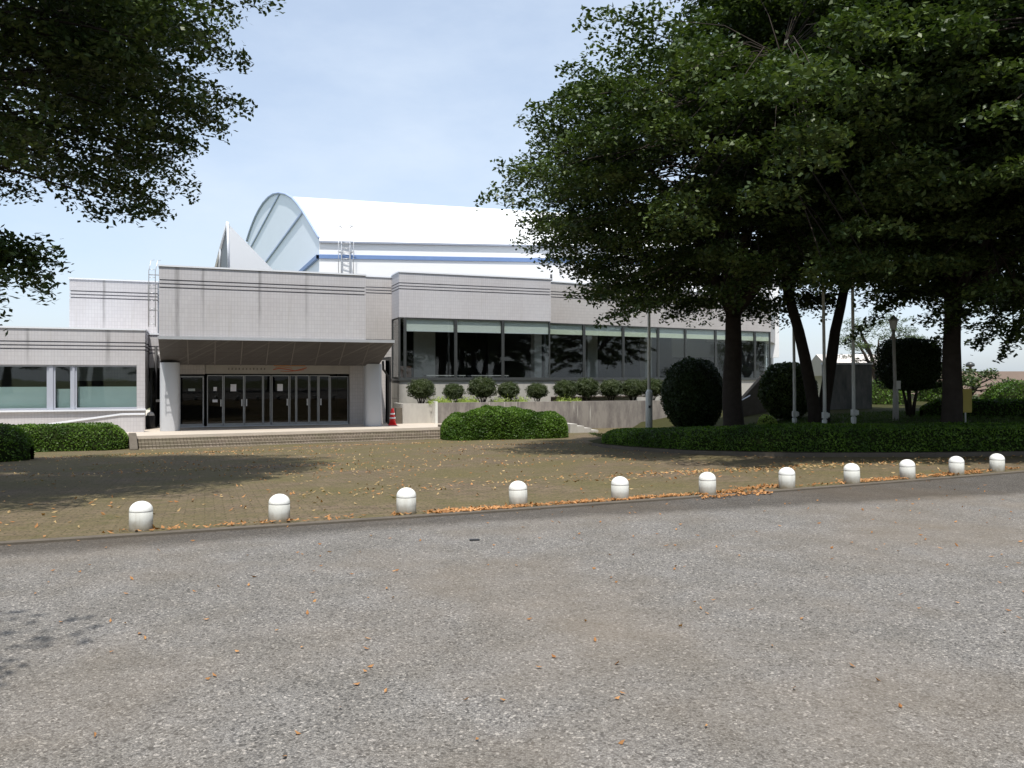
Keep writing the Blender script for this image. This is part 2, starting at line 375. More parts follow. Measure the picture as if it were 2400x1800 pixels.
sheet('ground', [-1500, -300, -80, -40, -20, 0, 20, 40, 80, 300, 1500], lambda x: [-1500, -200, -40, -20, 6, 20, 30, 42, 46, 50, 56, 100, 300, 1500], farz, 'ground')
sheet('road', lin(-40, 40, 81), lambda x: [-60, -30, -10, 0] + [yk(x)-6, yk(x)-2, yk(x)-.5, yk(x)], lambda x, y: 0.0, 'asphalt')
sheet('plaza', lin(-30, 32, 63), lambda x: lin(yk(x)+.12, 42, 24), gz, 'paver')
k = MB()
xs = lin(-40, 40, 81)
for x0, x1 in zip(xs, xs[1:]):
    a, b = yk(x0), yk(x1); h = .022
    k.add([(x0,a,-.2),(x1,b,-.2),(x1,b,h),(x0,a,h),(x0,a+.13,h),(x1,b+.13,h),(x1,b+.13,-.2),(x0,a+.13,-.2)], [(0,1,2,3),(3,2,5,4),(4,5,6,7)])
setp(k.build('kerb', 'kerb'), kind='structure')
# planting bed with its kerb
bx = sorted(set(lin(2.56, 4.5, 14) + lin(4.5, 30, 52)))
sheet('planting_bed', bx, lambda x: [bed_y(x)+.14+q*(max(bed_y(x)+1.5, min(42, 26.5+(x-2.5)*3.4))-bed_y(x)-.14) for q in lin(0, 1, 26)], bz, 'soil')
k = MB()
bpts = []
for (a, b) in zip(BED, BED[1:]):
    for q in lin(0, 1, 8)[:-1]: bpts.append((a[0]+(b[0]-a[0])*q, a[1]+(b[1]-a[1])*q))
for (x0, y0), (x1, y1) in zip(bpts, bpts[1:]):
    d = Vector((x1-x0, y1-y0)).normalized(); n = Vector((-d.y, d.x))*.15
    z0, z1 = gz(x0, y0), gz(x1, y1); t = .09
    k.add([(x0,y0,z0-.2),(x1,y1,z1-.2),(x1,y1,z1+t),(x0,y0,z0+t),(x0+n.x,y0+n.y,z0+t),(x1+n.x,y1+n.y,z1+t),(x1+n.x,y1+n.y,z1-.1),(x0+n.x,y0+n.y,z0-.1)], [(0,1,2,3),(3,2,5,4),(4,5,6,7)])
setp(k.build('bed_kerb', 'kerb'), kind='structure')

# ------------------------------------------------------------------ gymnasium
TH = R(21); O = Vector((-13.02, 29.5, 0)); cu, su = math.cos(TH), math.sin(TH)
LZ = -.43                                            # landing level
def s_at(px, d, x0=O.x, y0=O.y):                     # where a viewing column meets the facade plane at depth d
    kx = (px-512)/800; ox = x0 - su*d; oy = y0 + cu*d
    return (kx*oy - ox)/(cu - kx*su)
def loc_of(s, d, z=0): return Vector((O.x+cu*s-su*d, O.y+su*s+cu*d, z))
def to_local(x, y): dx, dy = x-O.x, y-O.y; return (dx*cu+dy*su, -dx*su+dy*cu)
gym = empty('gymnasium', (O.x, O.y, LZ), TH, 'long pale tiled sports centre with white vaulted hall roof behind the plaza', 'building')
LOC = Matrix.Translation((0, 0, -LZ))                # local z measured from the landing
def G(X=None): return MB(LOC @ X if X is not None else LOC)
def block(name, s0, s1, d0, d1, z0, z1, grooves=(.52, .66, .80), mat='tile', X=None, coping=True, seg=None):
    m = G(X); g = .05; top = z1; inset = .045
    zs = []
    for q in grooves:
        m.box(s0, s1, d0, d1, z1-q+g if not zs else z1-q+g, top, mat); m.box(s0+inset, s1-inset, d0+inset, d1, z1-q, z1-q+g, 'groove'); top = z1-q; zs.append(q)
    m.box(s0, s1, d0, d1, z0, top, mat)
    o = m.build(name, mat, gym)
    if coping:
        c = G(X); c.box(s0-.03, s1+.03, d0-.04, d1, z1, z1+.06); c.build('coping', 'coping', o)
    return o
def pane_box(parent, s0, s1, d, z0, z1, mat, X=None, name='pane'):
    m = G(X); m.box(s0, s1, d, d+.012, z0, z1); return m.build(name, mat, parent)

# upper storey over the entrance, and its neighbours
block('upper_wall', 0, s_at(365.7, 0), 0, 6, 3.15, 5.74)
dC, dD = 6.6, 5.0
sD0 = s_at(399, dD); sD1 = s_at(550.9, dD); ZT = 6.62
block('recessed_wall', s_at(350, dC), sD0-.002, dC, dC+4, LZ, ZT-.08, mat='tile2')
block('upper_wall', s_at(69.4, 6), .0-.35, 6, 11, 1.5, 5.80)
block('low_wing_wall', -14.5, -.63, 2.57, 7, 2.12, 3.50)
# low wing: sill wall, piers, windows
m = G(); m.box(-14.5, -.63, 2.57, 2.95, -1.4, .34); m.box(-.93, -.63, 2.57, 7, .34, 2.12)
sa = s_at(146.3, 2.57)
m.build('low_wing_wall', 'tile', gym)
m = G(); m.box(-14.5, -.60, 2.47, 2.60, .34, .40); m.build('window_sill', 'coping', gym)
m = G(); m.box(-14.3, -1, 6.2, 6.3, -.4, 2.12); m.box(-14.3, -1, 2.96, 6.2, -.41, -.4); m.build('interior_wall', 'inside', gym)
def window(s0, s1, d, z0, z1, fw=.06, glass='glass', frame='frame', X=None, name='window', depth=.09, parent=None):
    m = G(X)
    m.box(s0, s1, d, d+depth, z0, z0+fw); m.box(s0, s1, d, d+depth, z1-fw, z1)
    m.box(s0, s0+fw, d, d+depth, z0+fw, z1-fw); m.box(s1-fw, s1, d, d+depth, z0+fw, z1-fw)
    o = m.build(name, frame, parent or gym)
    pane_box(o, s0+fw, s1-fw, d+.04, z0+fw, z1-fw, glass, X)
    return o
Awin = [(-40, 49), (53.5, 72.5), (75, 141)]
for i, (a, b) in enumerate(Awin):
    s0, s1 = s_at(a, 2.7), s_at(b, 2.7)
    wdw = window(s0, s1, 2.66, .40, 2.12, .07, 'glass_green', 'alu_pale')
    m = G(); m.box(s0+.08, s1-.08, 2.86, 2.875, .46, 1.28 if i != 1 else 1.2); m.build('screen', 'curtain', wdw)
for a, b in ((49, 53.5), (72.5, 75)):
    m = G(); m.box(s_at(a, 2.7)+.001, s_at(b, 2.7)-.001, 2.62, 2.9, .40, 2.12); m.build('window_pier', 'alu_pale', gym)
# recess between wing and entrance, with a dark glass door
block('link_wall', -.60, .05, 4.6, 6, 2.05, 3.44, mat='tile')
m = G(); m.box(-.60, .05, 5.2, 5.3, LZ, 2.05); m.build('link_door', 'frame_dark', gym)
dd = window(-.58, .02, 5.05, LZ, 2.02, .07, 'glass_dark', 'frame_dark', name='door')

# canopy: lip, sloped soffit, cheek
ZL, ZB, DB = 3.15, 2.22, 1.75
sR = s_at(394, -.05); sRB = s_at(378, DB)
m = G()
m.add([(-.02,-.05,ZL),(sR,-.05,ZL),(sRB,DB,ZB),(-.02,DB,ZB),(-.02,-.05,ZL-.10),(sR,-.05,ZL-.10),(sRB,DB,ZB-.08),(-.02,DB,ZB-.08)],
      [(4,7,6,5),(0,1,2,3),(3,2,6,7)])
m.box(s_at(365.7,0)+.01, sR, 0, .5, ZL-.01, ZL+.04)
m.add([(-.02,-.05,ZL),(-.02,DB,ZB),(-.02,DB,ZB-.08),(-.02,-.05,ZL-.10)], [(0,1,2,3)])
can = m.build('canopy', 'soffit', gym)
m = G(); m.box(-.04, sR+.02, -.09, -.052, ZL-.10, ZL+.015); m.build('canopy_lip', 'steel', can)
m = G()   # joint battens on the soffit
for q in range(1, 9):
    s = sR*q/9
    a = Vector((s, -.05, ZL-.105)); b = Vector((s, DB, ZB-.085))
    m.add([a+Vector((-.02,0,0)), a+Vector((.02,0,0)), b+Vector((.02,0,0)), b+Vector((-.02,0,0)), a+Vector((-.02,0,-.012)), a+Vector((.02,0,-.012)), b+Vector((.02,0,-.012)), b+Vector((-.02,0,-.012))], [(0,1,2,3),(4,7,6,5),(0,4,5,1),(1,5,6,2),(2,6,7,3),(3,7,4,0)])
m.build('soffit_batten', 'soffit_joint', can)
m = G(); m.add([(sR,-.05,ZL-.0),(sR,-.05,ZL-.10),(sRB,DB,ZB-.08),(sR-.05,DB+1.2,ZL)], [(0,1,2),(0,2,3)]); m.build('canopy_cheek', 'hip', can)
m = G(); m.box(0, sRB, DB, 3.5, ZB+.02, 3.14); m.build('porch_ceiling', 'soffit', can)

# pillars (rounded posts)
def pillar(sc_, dc_):
    m = G(); vs = []; n = 28; a, b, p = .36, .42, 3.2
    ring = [(sc_ + a*math.copysign(abs(math.cos(t))**(2/p), math.cos(t)), dc_ + b*math.copysign(abs(math.sin(t))**(2/p), math.sin(t))) for t in [2*math.pi*j/n for j in range(n)]]
    vs = [(x, y, LZ) for x, y in ring] + [(x, y, ZB-.0) for x, y in ring]
    m.add(vs, [(j, (j+1) % n, n+(j+1) % n, n+j) for j in range(n)], None, True); return m.build('pillar', 'pillar', gym)
pillar(s_at(170, 1.75), 1.75); pillar(s_at(374, 1.9)-.05, 1.95)

# entrance front: sign band, walls, doors
DF = 3.6; ZH = 1.75
def zx(z): return s_at((340+z*.2803)*.42667, DF)
sL, sRt = .15, zx(2010)
m = G(); m.box(sL, zx(500), DF-.02, DF+.2, 1.78, ZB+.2, 'tile2'); m.box(sL, zx(285)-.03, DF, DF+.2, LZ, 1.78, 'tile2')
m.box(zx(1705)+.03, sRt, DF, DF+.2, LZ, ZB+.2, 'tile2'); m.box(zx(500)+.001, zx(1705)+.028, DF+.02, DF+.2, 1.80, ZB+.2, 'sign'); m.build('entrance_wall', 'tile2', gym)
m = G(); m.box(zx(510), zx(1560), DF-.06, DF+.015, 1.80, 2.24); sign = m.build('sign_band', 'sign', gym)
# the sign's lettering: a row of eleven small dark characters (too small to read) and a faded red-orange ribbon mark
rs = random.Random(4)
for i in range(11):
    m = G(); s = zx(698 + i*30); y = DF-.066; hz = .085; wz = .032
    for q in range(3):
        zz = 1.995 + q*hz/3 - hz/3; m.box(s-wz*rs.uniform(.7, 1), s+wz*rs.uniform(.7, 1), y, y+.005, zz, zz+.012)
    for q in range(2):
        xx = s + rs.uniform(-.8, .6)*wz; m.box(xx, xx+.010, y-.003, y, 1.97, 2.06)
    m.build('letter', 'ink', sign)
m = G()
def ribbon(m, pts, wd):
    for (a, b), (c, d) in zip(pts, pts[1:]):
        sa_, sb_ = zx(a), zx(c); m.add([(sa_, DF-.067, b-wd), (sb_, DF-.067, d-wd), (sb_, DF-.067, d+wd), (sa_, DF-.067, b+wd), (sa_, DF-.061, b-wd), (sb_, DF-.061, d-wd), (sb_, DF-.061, d+wd), (sa_, DF-.061, b+wd)], [(0,1,2,3),(4,7,6,5),(0,4,5,1),(3,2,6,7)])
ribbon(m, [(1070,1.98),(1120,2.04),(1180,2.0),(1250,1.93),(1320,2.02),(1350,2.07)], .022)
ribbon(m, [(1130,1.92),(1200,1.90),(1260,1.93),(1330,1.98)], .012)
m.build('sign_ribbon', 'ink_red', sign)
m = G(); m.box(zx(1075), zx(1340), DF-.065, DF-.061, 2.13, 2.20); ribbon(m, [(1090,2.08),(1160,2.10),(1230,2.04)], .014); m.build('sign_stripe', 'ink_orange', sign)
# doors: (left, right, notice, handle side, set forward)
doors = [(285, 492, None, 1, 0, .05, 'window'), (518, 652, 'n', 1, 0, .035, 'door'), (656, 828, 'p', 1, 0, .04, 'door'), (832, 985, None, 0, 0, .03, 'door'), (989, 1050, None, 0, 0, .03, 'door'),
         (1058, 1206, 'p', 1, 0, .04, 'door'), (1210, 1262, None, 0, 0, .03, 'door'), (1266, 1372, None, 1, 0, .035, 'door'), (1376, 1446, None, 0, 0, .03, 'door'), (1450, 1545, None, 0, 0, .05, 'door'), (1549, 1700, None, 0, 0, .03, 'window')]
for (a, b, note, hs, fw_, fr, nm) in doors:
    s0, s1 = zx(a), zx(b); top = 1.74 if nm == 'door' else 1.70
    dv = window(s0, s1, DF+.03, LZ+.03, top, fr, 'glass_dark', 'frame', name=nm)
    m = G(); m.box(s0+fr, s1-fr, DF+.045, DF+.06, LZ+.03, LZ+.14); m.build('kick_plate', 'frame', dv)
    if nm == 'door' and b-a > 90:
        x = s1-fr-.05 if hs else s0+fr+.05
        m = G(); m.box(x-.02, x+.02, DF-.03, DF+.028, .45, .49); m.box(x-.02, x+.02, DF-.03, DF+.028, .66, .70); m.box(x-.02, x+.02, DF-.05, DF-.03, .43, .72); m.build('handle', 'steel', dv)
    if note == 'p':
        sm_ = (s0+s1)/2; m = G(); m.box(sm_-.13, sm_+.10, DF+.055, DF+.06, 1.06, 1.36); m.build('notice', 'paper', dv)
    if note == 'n':
        sm_ = (s0+s1)/2; m = G(); m.box(sm_-.06, sm_+.07, DF+.055, DF+.06, 1.08, 1.24); m.build('notice', 'paper', dv); m = G(); m.box(sm_-.10, sm_+.10, DF+.055, DF+.06, .60, .72); m.build('notice', 'paper', dv)
    if a == 285:
        sm_ = (s0+s1)/2; m = G(); m.box(sm_-.13, sm_+.13, DF+.045, DF+.05, 1.08, 1.18); m.build('notice', 'curtain', dv)
m = G(); m.box(sL, zx(1700), DF-.05, DF+.2, LZ, LZ+.03); m.build('threshold', 'steel', gym)
# foyer behind the doors
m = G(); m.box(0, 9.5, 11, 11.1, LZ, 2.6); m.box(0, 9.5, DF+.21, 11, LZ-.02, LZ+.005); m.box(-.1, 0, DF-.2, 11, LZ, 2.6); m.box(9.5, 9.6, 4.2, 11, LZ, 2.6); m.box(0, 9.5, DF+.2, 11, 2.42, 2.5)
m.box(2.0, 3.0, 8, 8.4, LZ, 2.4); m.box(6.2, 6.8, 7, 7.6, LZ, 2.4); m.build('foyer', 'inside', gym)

# restaurant-like glazed bays on the right, D (front) and E (turned a little further)
block('bay_wall', sD0, sD1, dD, dD+5, 4.50, ZT, mat='tile')
m = G(); m.box(sD0, sD1, dD+.02, dD+.35, LZ-.3, 1.50); m.box(sD0, sD0+.35, dD+.02, dC, LZ-.3, 1.50); m.build('bay_base', 'concrete_pale', gym)
m = G(); m.box(sD0-.02, sD1+.02, dD-.05, dD+.3, 1.50, 1.60); m.box(sD0-.02, sD0+.3, dD+.3, dC-.01, 1.50, 1.60); m.build('window_sill', 'frame_dark', gym)
def glazing(edges, d, z0, z1, X=None, blind_h=.60, two=False):
    for a, b in zip(edges, edges[1:]):
        wdw = window(a+.012, b-.012, d, z0, z1, .055, 'glass', 'frame_dark', X)
        m = G(X); m.box(a+.09, b-.09, d+.10, d+.11, z1-blind_h, z1-.05); bl = m.build('blind', 'blind', wdw)
        m = G(X); m.box(a+.09, b-.09, d+.095, d+.115, z1-blind_h-(.24 if two else .05), z1-blind_h-.002); m.build('blind_hem', 'blind_warm' if two else 'coping', bl)  # with two, the pale strip paints sunlight on the blind's lower part
eD = [sD0+.03] + [s_at(q*.46293, dD) for q in (875, 985, 1087)] + [sD1-.02]
glazing(eD[1:], dD+.012, 1.60, 4.50)
window(sD0+.03, eD[1]-.015, dD+.012, 1.60, 4.50, .04, 'glass', 'frame_dark')
# side pane of the bay (faces left)
m = G(); m.box(sD0+.04, sD0+.052, dD+.2, dC-.08, 1.66, 4.44); m.build('side_pane', 'glass', gym)
m = G(); m.box(sD0+.02, sD0+.09, dD+.17, dD+.24, 1.6, 4.5); m.box(sD0+.02, sD0+.09, dC-.10, dC-.03, 1.6, 4.5); m.build('side_frame', 'frame_dark', gym)
# wing E
TE = R(9); XE = Matrix.Translation((sD1, dD+.85, 0)) @ Matrix.Rotation(TE, 4, 'Z')
thE = TH+TE; pE = loc_of(sD1, dD+.85)
def sE(px, d=0):
    kx = (px-512)/800; ox = pE.x - math.sin(thE)*d; oy = pE.y + math.cos(thE)*d
    return (kx*oy-ox)/(math.cos(thE)-kx*math.sin(thE))
LE = sE(771)
m_ = block('bay_wall', .004, LE, 0, 6, 4.50, ZT, mat='tile2', X=XE)
m = G(XE); m.box(0, LE, .02, .35, LZ-.4, 1.50); m.build('bay_base', 'concrete_pale', gym)
m = G(XE); m.box(-.05, LE+.02, -.05, .3, 1.50, 1.60); m.build('window_sill', 'frame_dark', gym)
eE = [.02] + [sE(q*.46293) for q in (1262.8, 1347.5, 1423, 1481.6, 1547, 1632)] + [LE-.01]
glazing(eE, .012, 1.60, 4.50, XE, .34, True)
# end wall of wing E, running back
XF = XE @ Matrix.Translation((LE, 0, 0)) @ Matrix.Rotation(R(38), 4, 'Z')
block('end_wall', .01, 6.5, 0, 4, 3.9, ZT-1.0, mat='tile2', X=XF)
m = G(XF); m.box(.01, 6.5, .3, .6, -.4, 1.6); m.box(2.2, 3.4, .3, .6, 1.6, 3.9); m.box(4.6, 6.5, .3, .6, 1.6, 3.9); m.build('end_wall', 'tile2', gym)
window(.1, 2.15, .3, 1.6, 3.9, .06, 'glass', 'frame', XF); window(3.45, 4.55, .3, 1.6, 3.9, .06, 'glass', 'frame', XF)
m = G(XF); m.box(.05, 6.4, 3.0, 3.1, .2, 3.9); m.box(.02, .05, .7, 3.0, .2, 3.9); m.box(6.4, 6.45, .7, 3.1, .2, 3.9); m.build('interior_wall', 'inside', gym)
# interior of the glazed rooms
m = G(); m.box(sD0, sD1+16, dD+8, dD+8.1, .2, 4.5); m.box(sD0, sD1+6, dD+.36, dD+8, .62, .66, 'inside_floor'); m.box(sD0-.02, sD0+.03, dC+.1, dD+8, .6, 4.5)
m.box(sD0+1.2, sD0+2.3, dC+.3, dC+.4, .66, 4.4, 'sign'); m.box(sD1-.4, sD1, dD+1.2, dD+1.7, .66, 4.5, 'sign')
m.build('interior_wall', 'inside', gym)
m = G(XE); m.box(0, LE, 6.2, 6.3, .2, 4.6); m.box(LE-.14, LE-.10, .4, 6.2, .2, 4.49); m.box(0, LE, .36, 8, .62, .655, 'inside_floor'); m.box(4.3, 5.0, 2.2, 2.7, .66, 4.5, 'sign'); m.box(8.5, 9, 2.2, 2.7, .66, 4.5, 'sign')
m.build('interior_wall', 'inside', gym)
m = G(); m.box(sD0, sD1, dD+5, dD+8, 4.4, 4.6); m.build('interior_ceiling', 'inside', gym)

# white vaulted hall behind: eave line, arched gable, fascia bands
Nn = Vector(((319.5-512)/800*50, 50)); gdir = Vector(((180.5-512)/800, 1)).normalized(); edir = Vector((math.cos(R(6.5)), math.sin(R(6.5))))
arch_px = [(725, 372), (672, 283), (625, 207), (590, 158), (558, 122), (518, 97), (475, 88), (440, 94), (408, 114), (375, 150), (348, 192), (325, 237), (305, 285), (287, 335), (270, 390)]
prof = []
for (ax, ay) in arch_px:
    px, py = (480+ax*.3707)*.42667, (420+ay*.3707)*.42667; kx = (px-512)/800
    t = (kx*Nn.y-Nn.x)/(gdir.x-kx*gdir.y); Y = Nn.y+gdir.y*t
    prof.append((t, 1.6+(378.5-py)*Y/800))
ZE = prof[0][1]; LH = 30
glc = lambda x, y, z: Vector((*to_local(x, y), z-LZ))
m = MB(); n = len(prof); V = []; F = []; NS = 12
for i in range(NS+1):
    q = i/NS; rise = 1-.30*q
    for (t, z) in prof:
        p = Nn + gdir*t*(1-.25*q) + edir*LH*q; V.append(glc(p.x, p.y, ZE-.45*0+(z-ZE)*rise - .25))
for i in range(NS):
    for j in range(n-1): F.append((i*n+j, (i+1)*n+j, (i+1)*n+j+1, i*n+j+1))
m.add(V, F, None, True); roof = m.build('vaulted_roof', 'hall', gym)
m = MB(); V = []; F = []     # gable wall
for (t, z) in prof:
    p = Nn + gdir*t; V.append(glc(p.x, p.y, z)); V.append(glc(p.x, p.y, 3.0))
for j in range(n-1): F.append((2*j, 2*j+1, 2*j+3, 2*j+2))
m.add(V, F); gab = m.build('gable_wall', 'hall_gable', gym)
nrm = Vector((-gdir.y, gdir.x)) if (-gdir.y) < 0 else Vector((gdir.y, -gdir.x))
m = MB(); m.tube([glc(*(Nn+gdir*t+nrm*.05), z+.02) for t, z in prof], [.08+.10*j/n for j in range(n)], 6); m.build('gable_rim', 'gable_line', gab)
m = MB()
def gline(j0, z, wd):
    t0 = prof[j0][0]; pts = [Nn+gdir*(t0+(prof[-1][0]-t0)*q)+nrm*.06 for q in (0, .25, .5, .75, 1)]
    m.tube([glc(p.x, p.y, z) for p in pts], [wd, wd*1.1, wd*1.3, wd*1.5, wd*1.7], 4, smooth=False)
gline(2, prof[2][1], .09); gline(6, prof[6][1]-.1, .08)
m.build('gable_seam', 'gable_line', gab)
def pt(q): return Nn + edir*LH*q
back = Vector((-edir.y, edir.x))
def band(name, z0, z1, out_, mat, top_trim=0, wrap=True):
    m = MB()
    a, b = Nn - back*out_, Nn + edir*LH - back*out_; c, d = b + back*2, a + back*2
    m.add([glc(a.x,a.y,z0), glc(b.x,b.y,z0), glc(c.x,c.y,z0), glc(d.x,d.y,z0), glc(a.x,a.y,z1), glc(b.x,b.y,z1), glc(c.x,c.y,z1), glc(d.x,d.y,z1)], [(0,1,5,4),(4,5,6,7),(0,3,2,1),(0,4,7,3),(1,2,6,5)])
    if wrap:
        e = Nn + nrm*out_; f = e + gdir*60
        m.add([glc(e.x,e.y,z0), glc(f.x,f.y,z0), glc(f.x,f.y,z1), glc(e.x,e.y,z1), glc(e.x-nrm.x*out_,e.y-nrm.y*out_,z0), glc(f.x-nrm.x*out_,f.y-nrm.y*out_,z0), glc(e.x-nrm.x*out_,e.y-nrm.y*out_,z1), glc(f.x-nrm.x*out_,f.y-nrm.y*out_,z1)], [(0,3,2,1),(3,6,7,2),(0,1,5,4)])
    return m.build(name, mat, gym)
band('eave_gutter', ZE-.33, ZE-.22, .30, 'hall_line', wrap=False)
band('hall_wall', ZE-1.05, ZE-.33, .12, 'hall', wrap=False)
band('fascia_band', ZE-1.30, ZE-1.05, .20, 'hall_band')
band('hall_wall', 3.0, ZE-1.30, .12, 'hall', wrap=False)
# pointed skylight fin on the roof, left of the vault
def wl(px, py, Y): return glc((px-512)/800*Y, Y, 1.6+(378.5-py)*Y/800)
ap = wl(227.5, 223.0, 41); bm = wl(228.8, 272, 41); br_ = wl(276, 273, 43.5); bl = wl(215, 272, 45)
m = MB(); m.add([ap, bm, br_, bl], [(0,1,2),(0,2,3),(1,3,2)], 'hall'); m.add([ap, bm, bl], [(0,2,1)], 'frame_dark'); sk = m.build('roof_skylight', 'hall', gym)
m = MB(); m.tube([ap, bl], .10, 5); m.tube([ap, bm], .06, 5); m.tube([bm*.35+bl*.65, ap*.52+bl*.48], .08, 5); m.build('skylight_frame', 'coping', sk)
# caged ladder up to the vault
m = MB(); lx0, lx1 = 341.5, 350.0
Yl = 49.75
def wp(px, z, Y=Yl): return glc((px-512)/800*Y, Y, z)
for x in (lx0, lx1): m.tube([wp(x, 6.2), wp(x, 11.9)], .045, 5)
for x in (lx0-3, lx1+3.5): m.tube([wp(x, 7.6, Yl-.5), wp(x, 11.0, Yl-.5)], .025, 4)
for i in range(16): z = 6.5+i*.32; m.tube([wp(lx0, z), wp(lx1, z)], .022, 4)
for z in (7.7, 9.4, 11.0): m.tube([wp(lx0, z), wp(lx0-3, z, Yl-.5), wp(lx1+3.5, z, Yl-.5), wp(lx1, z)], .03, 4)
m.build('roof_ladder', 'steel', gym)
# small wall ladder and down pipes
m = G()
for x in (-.34, -.12): m.tube([(x, -.02, 3.5), (x, -.02, 5.55), (x+.08, .02, 5.95), (x+.16, .3, 6.0)], .016, 5)
for z in lin(3.6, 5.6, 8): m.tube([(-.34, -.02, z), (-.12, -.02, z)], .012, 4)
for z in (4.1, 4.9, 5.4): m.box(-.36, -.001, .0, .05, z, z+.03)
m.build('wall_ladder', 'steel', gym)
m = G(); s = s_at(156, 4.4); m.tube([(s, 4.4, LZ), (s, 4.4, 2.95)], .055, 8); m.build('down_pipe', 'black', gym)
m = G(); s = s_at(384.6, 4.0); s2 = s_at(383, 2.3); m.tube([(s2, 2.3, 2.35), (s2+.03, 2.4, 2.0), (s, 3.2, 1.7), (s, 3.2, LZ)], .05, 8); m.build('down_pipe', 'black', gym)
m = G(); s = sE(565); m.tube([(sD1+.9, dD+2, ZT), (sD1+.9, dD+2, ZT+.55)], .06, 6); m.build('roof_vent_pipe', 'black', gym)
m = G(); m.box(-.25, -.05, 4.3, 4.45, 2.62, 2.70); m.box(-.33, -.12, 4.3, 4.45, .62, .72); m.build('wall_lamp', 'white', gym)

# furniture seen through the glass
ch = empty('wicker_chair', loc_of(sD0+.75, dD+1.0, .66), TH+.4, 'brown wicker chair behind the left end of the large window', 'chair')
m = MB(); m.box(-.3, .3, -.3, .3, .38, .46); m.build('seat', 'chair', ch)
m = MB(); m.box(-.3, .3, .25, .31, .46, 1.55); m.build('backrest', 'chair', ch)
for x in (-.27, .27):
    for y in (-.27, .27):
        m = MB(); m.box(x-.02, x+.02, y-.02, y+.02, 0, .38); m.build('leg', 'chair', ch)
for i, ss in enumerate((2.6, 4.9)):
    tb = empty('table', loc_of(sD0+ss, dD+1.3, .66), TH, ['pale table standing behind the second pane of the large bay', 'pale table standing behind the third pane of the large bay'][i], 'table', 'tables inside the glazed bay')
    m = MB(); m.box(-1.0, 1.0, -.35, .35, 1.06, 1.11); m.build('tabletop', 'table', tb)
    for x in (-.9, .9):
        for y in (-.3, .3):
            m = MB(); m.box(x-.02, x+.02, y-.02, y+.02, 0, 1.06); m.build('leg', 'frame', tb)

# landing and broad steps in front of the entrance (their own direction)
TS = R(27); SO = Vector((-14.4, 27.62, 0)); cs, ss_ = math.cos(TS), math.sin(TS)
LS = 12.75
XS = Matrix.Translation((SO.x, SO.y, 0)) @ Matrix.Rotation(TS, 4, 'Z')
stp = empty('entrance_steps', (SO.x+cs*1.2, SO.y+ss_*1.2, -.85), TS, 'broad low brick-paved steps with pale landing leading up to the entrance doors', 'steps')
XSL = Matrix.Translation((-1.2, 0, .85))
m = MB(XSL)
sA, sB = 1.35, LS
for i in range(4):
    top = LZ-.02-.10*i; m.box(sA, sB, -.30*i-.0001-(.30 if i else 0)+0, .30 if i == 0 else -.30*(i-1)-.30*(0)-.001*0, -1.2, top) if False else None
for i in range(1, 5):   # four treads below the landing
    m.box(sA, sB, -.30*i, -.30*(i-1)-.002, -1.2, LZ-.095*i)
m.build('step', 'stair', stp)
m = MB(XSL); m.box(sA-.05, sB+.05, 0, .42, LZ-.10, LZ); m.build('nosing', 'stone', stp)
for s, nm in ((sA-.30, 'a'), (sB+.05, 'b')):
    m = MB(XSL); a, b = s, s+.25
    m.add([(a,.3,-1.2),(b,.3,-1.2),(b,-1.45,-1.2),(a,-1.45,-1.2),(a,.3,LZ+.10),(b,.3,LZ+.10),(b,-.1,LZ+.08),(a,-.1,LZ+.08),(b,-1.35,-.72),(a,-1.35,-.72),(b,-1.45,-.76),(a,-1.45,-.76)],
          [(4,5,6,7),(7,6,8,9),(9,8,10,11),(11,10,2,3),(5,1,2,10,8,6),(4,7,9,11,3,0),(0,1,5,4)])
    m.build('cheek_wall', 'kerb', stp, bevel=.02)
# landing / terrace slab
def wS(s, d): v = XS @ Vector((s, d, 0)); return (v.x, v.y)
ter = [wS(-6, 1.2), wS(sA-.02, .42), wS(sB+.02, .42), (-1.0, 35.8), (2.4, 36.6), (2.4, 52), (-30, 52), (-30, 24)]
m = MB(); nT = len(ter)
m.add([(x, y, LZ-.004) for x, y in ter] + [(x, y, -1.3) for x, y in ter], [tuple(range(nT))] + [(i, (i+1) % nT, nT+(i+1) % nT, nT+i) for i in range(nT)])
setp(m.build('terrace', 'stone'), kind='structure')
# small side steps at the right end of the terrace
m = MB(Matrix.Translation((2.45, 36.2, -.85)) @ Matrix.Rotation(TH, 4, 'Z'))
o = MB(Matrix.Rotation(0, 4, 'Z'))
for i in range(4): o.box(.35*i, .35*(i+1)-.003, -.4, 1.6, -.1, .42-.1*i)
o = o.build('side_steps', 'concrete_pale', None, (2.45, 36.0, -.85), TH)
setp(o, 'short pale concrete steps at the end of the stained retaining wall', 'steps')

# planter with stained concrete wall, topiary row on it
dP = 2.75
sP0 = s_at(405, dP); sP1 = s_at(690, dP)
pl = empty('planter', loc_of(sP0, dP, LZ-.4), TH, 'long stained concrete planter wall below the large windows', 'planter')
XP = Matrix.Translation((-sP0, -dP, -(LZ-.4)))
sPm = s_at(435, dP)
m = MB(XP); m.box(sPm+.12, sP1, dP, dP+.25, LZ-.5, .50); m.build('retaining_wall', 'concrete', pl)
m = MB(XP); m.box(sP0, sPm, dP+.5, dP+.7, LZ-.3, .46); m.box(sP0-.02, sP0+.14, dP+.7, dD, LZ-.3, .46); m.build('end_panel', 'concrete_pale', pl)
m = MB(XP); m.box(sPm, sPm+.115, dP-.05, dP+.68, LZ-.4, .56); m.build('post', 'pole', pl)
m = MB(XP); m.box(sPm+.12, sP1, dP+.25, dD, LZ-.3, .40); m.box(sP0+.14, sPm, dP+.7, dD, LZ-.3, .40); m.build('soil', 'soil', pl)
m = MB(XP); m.box(sP0-.32, sP0-.04, dP+.35, dP+.6, LZ-.05, .28); m.build('side_box', 'kerb', pl)

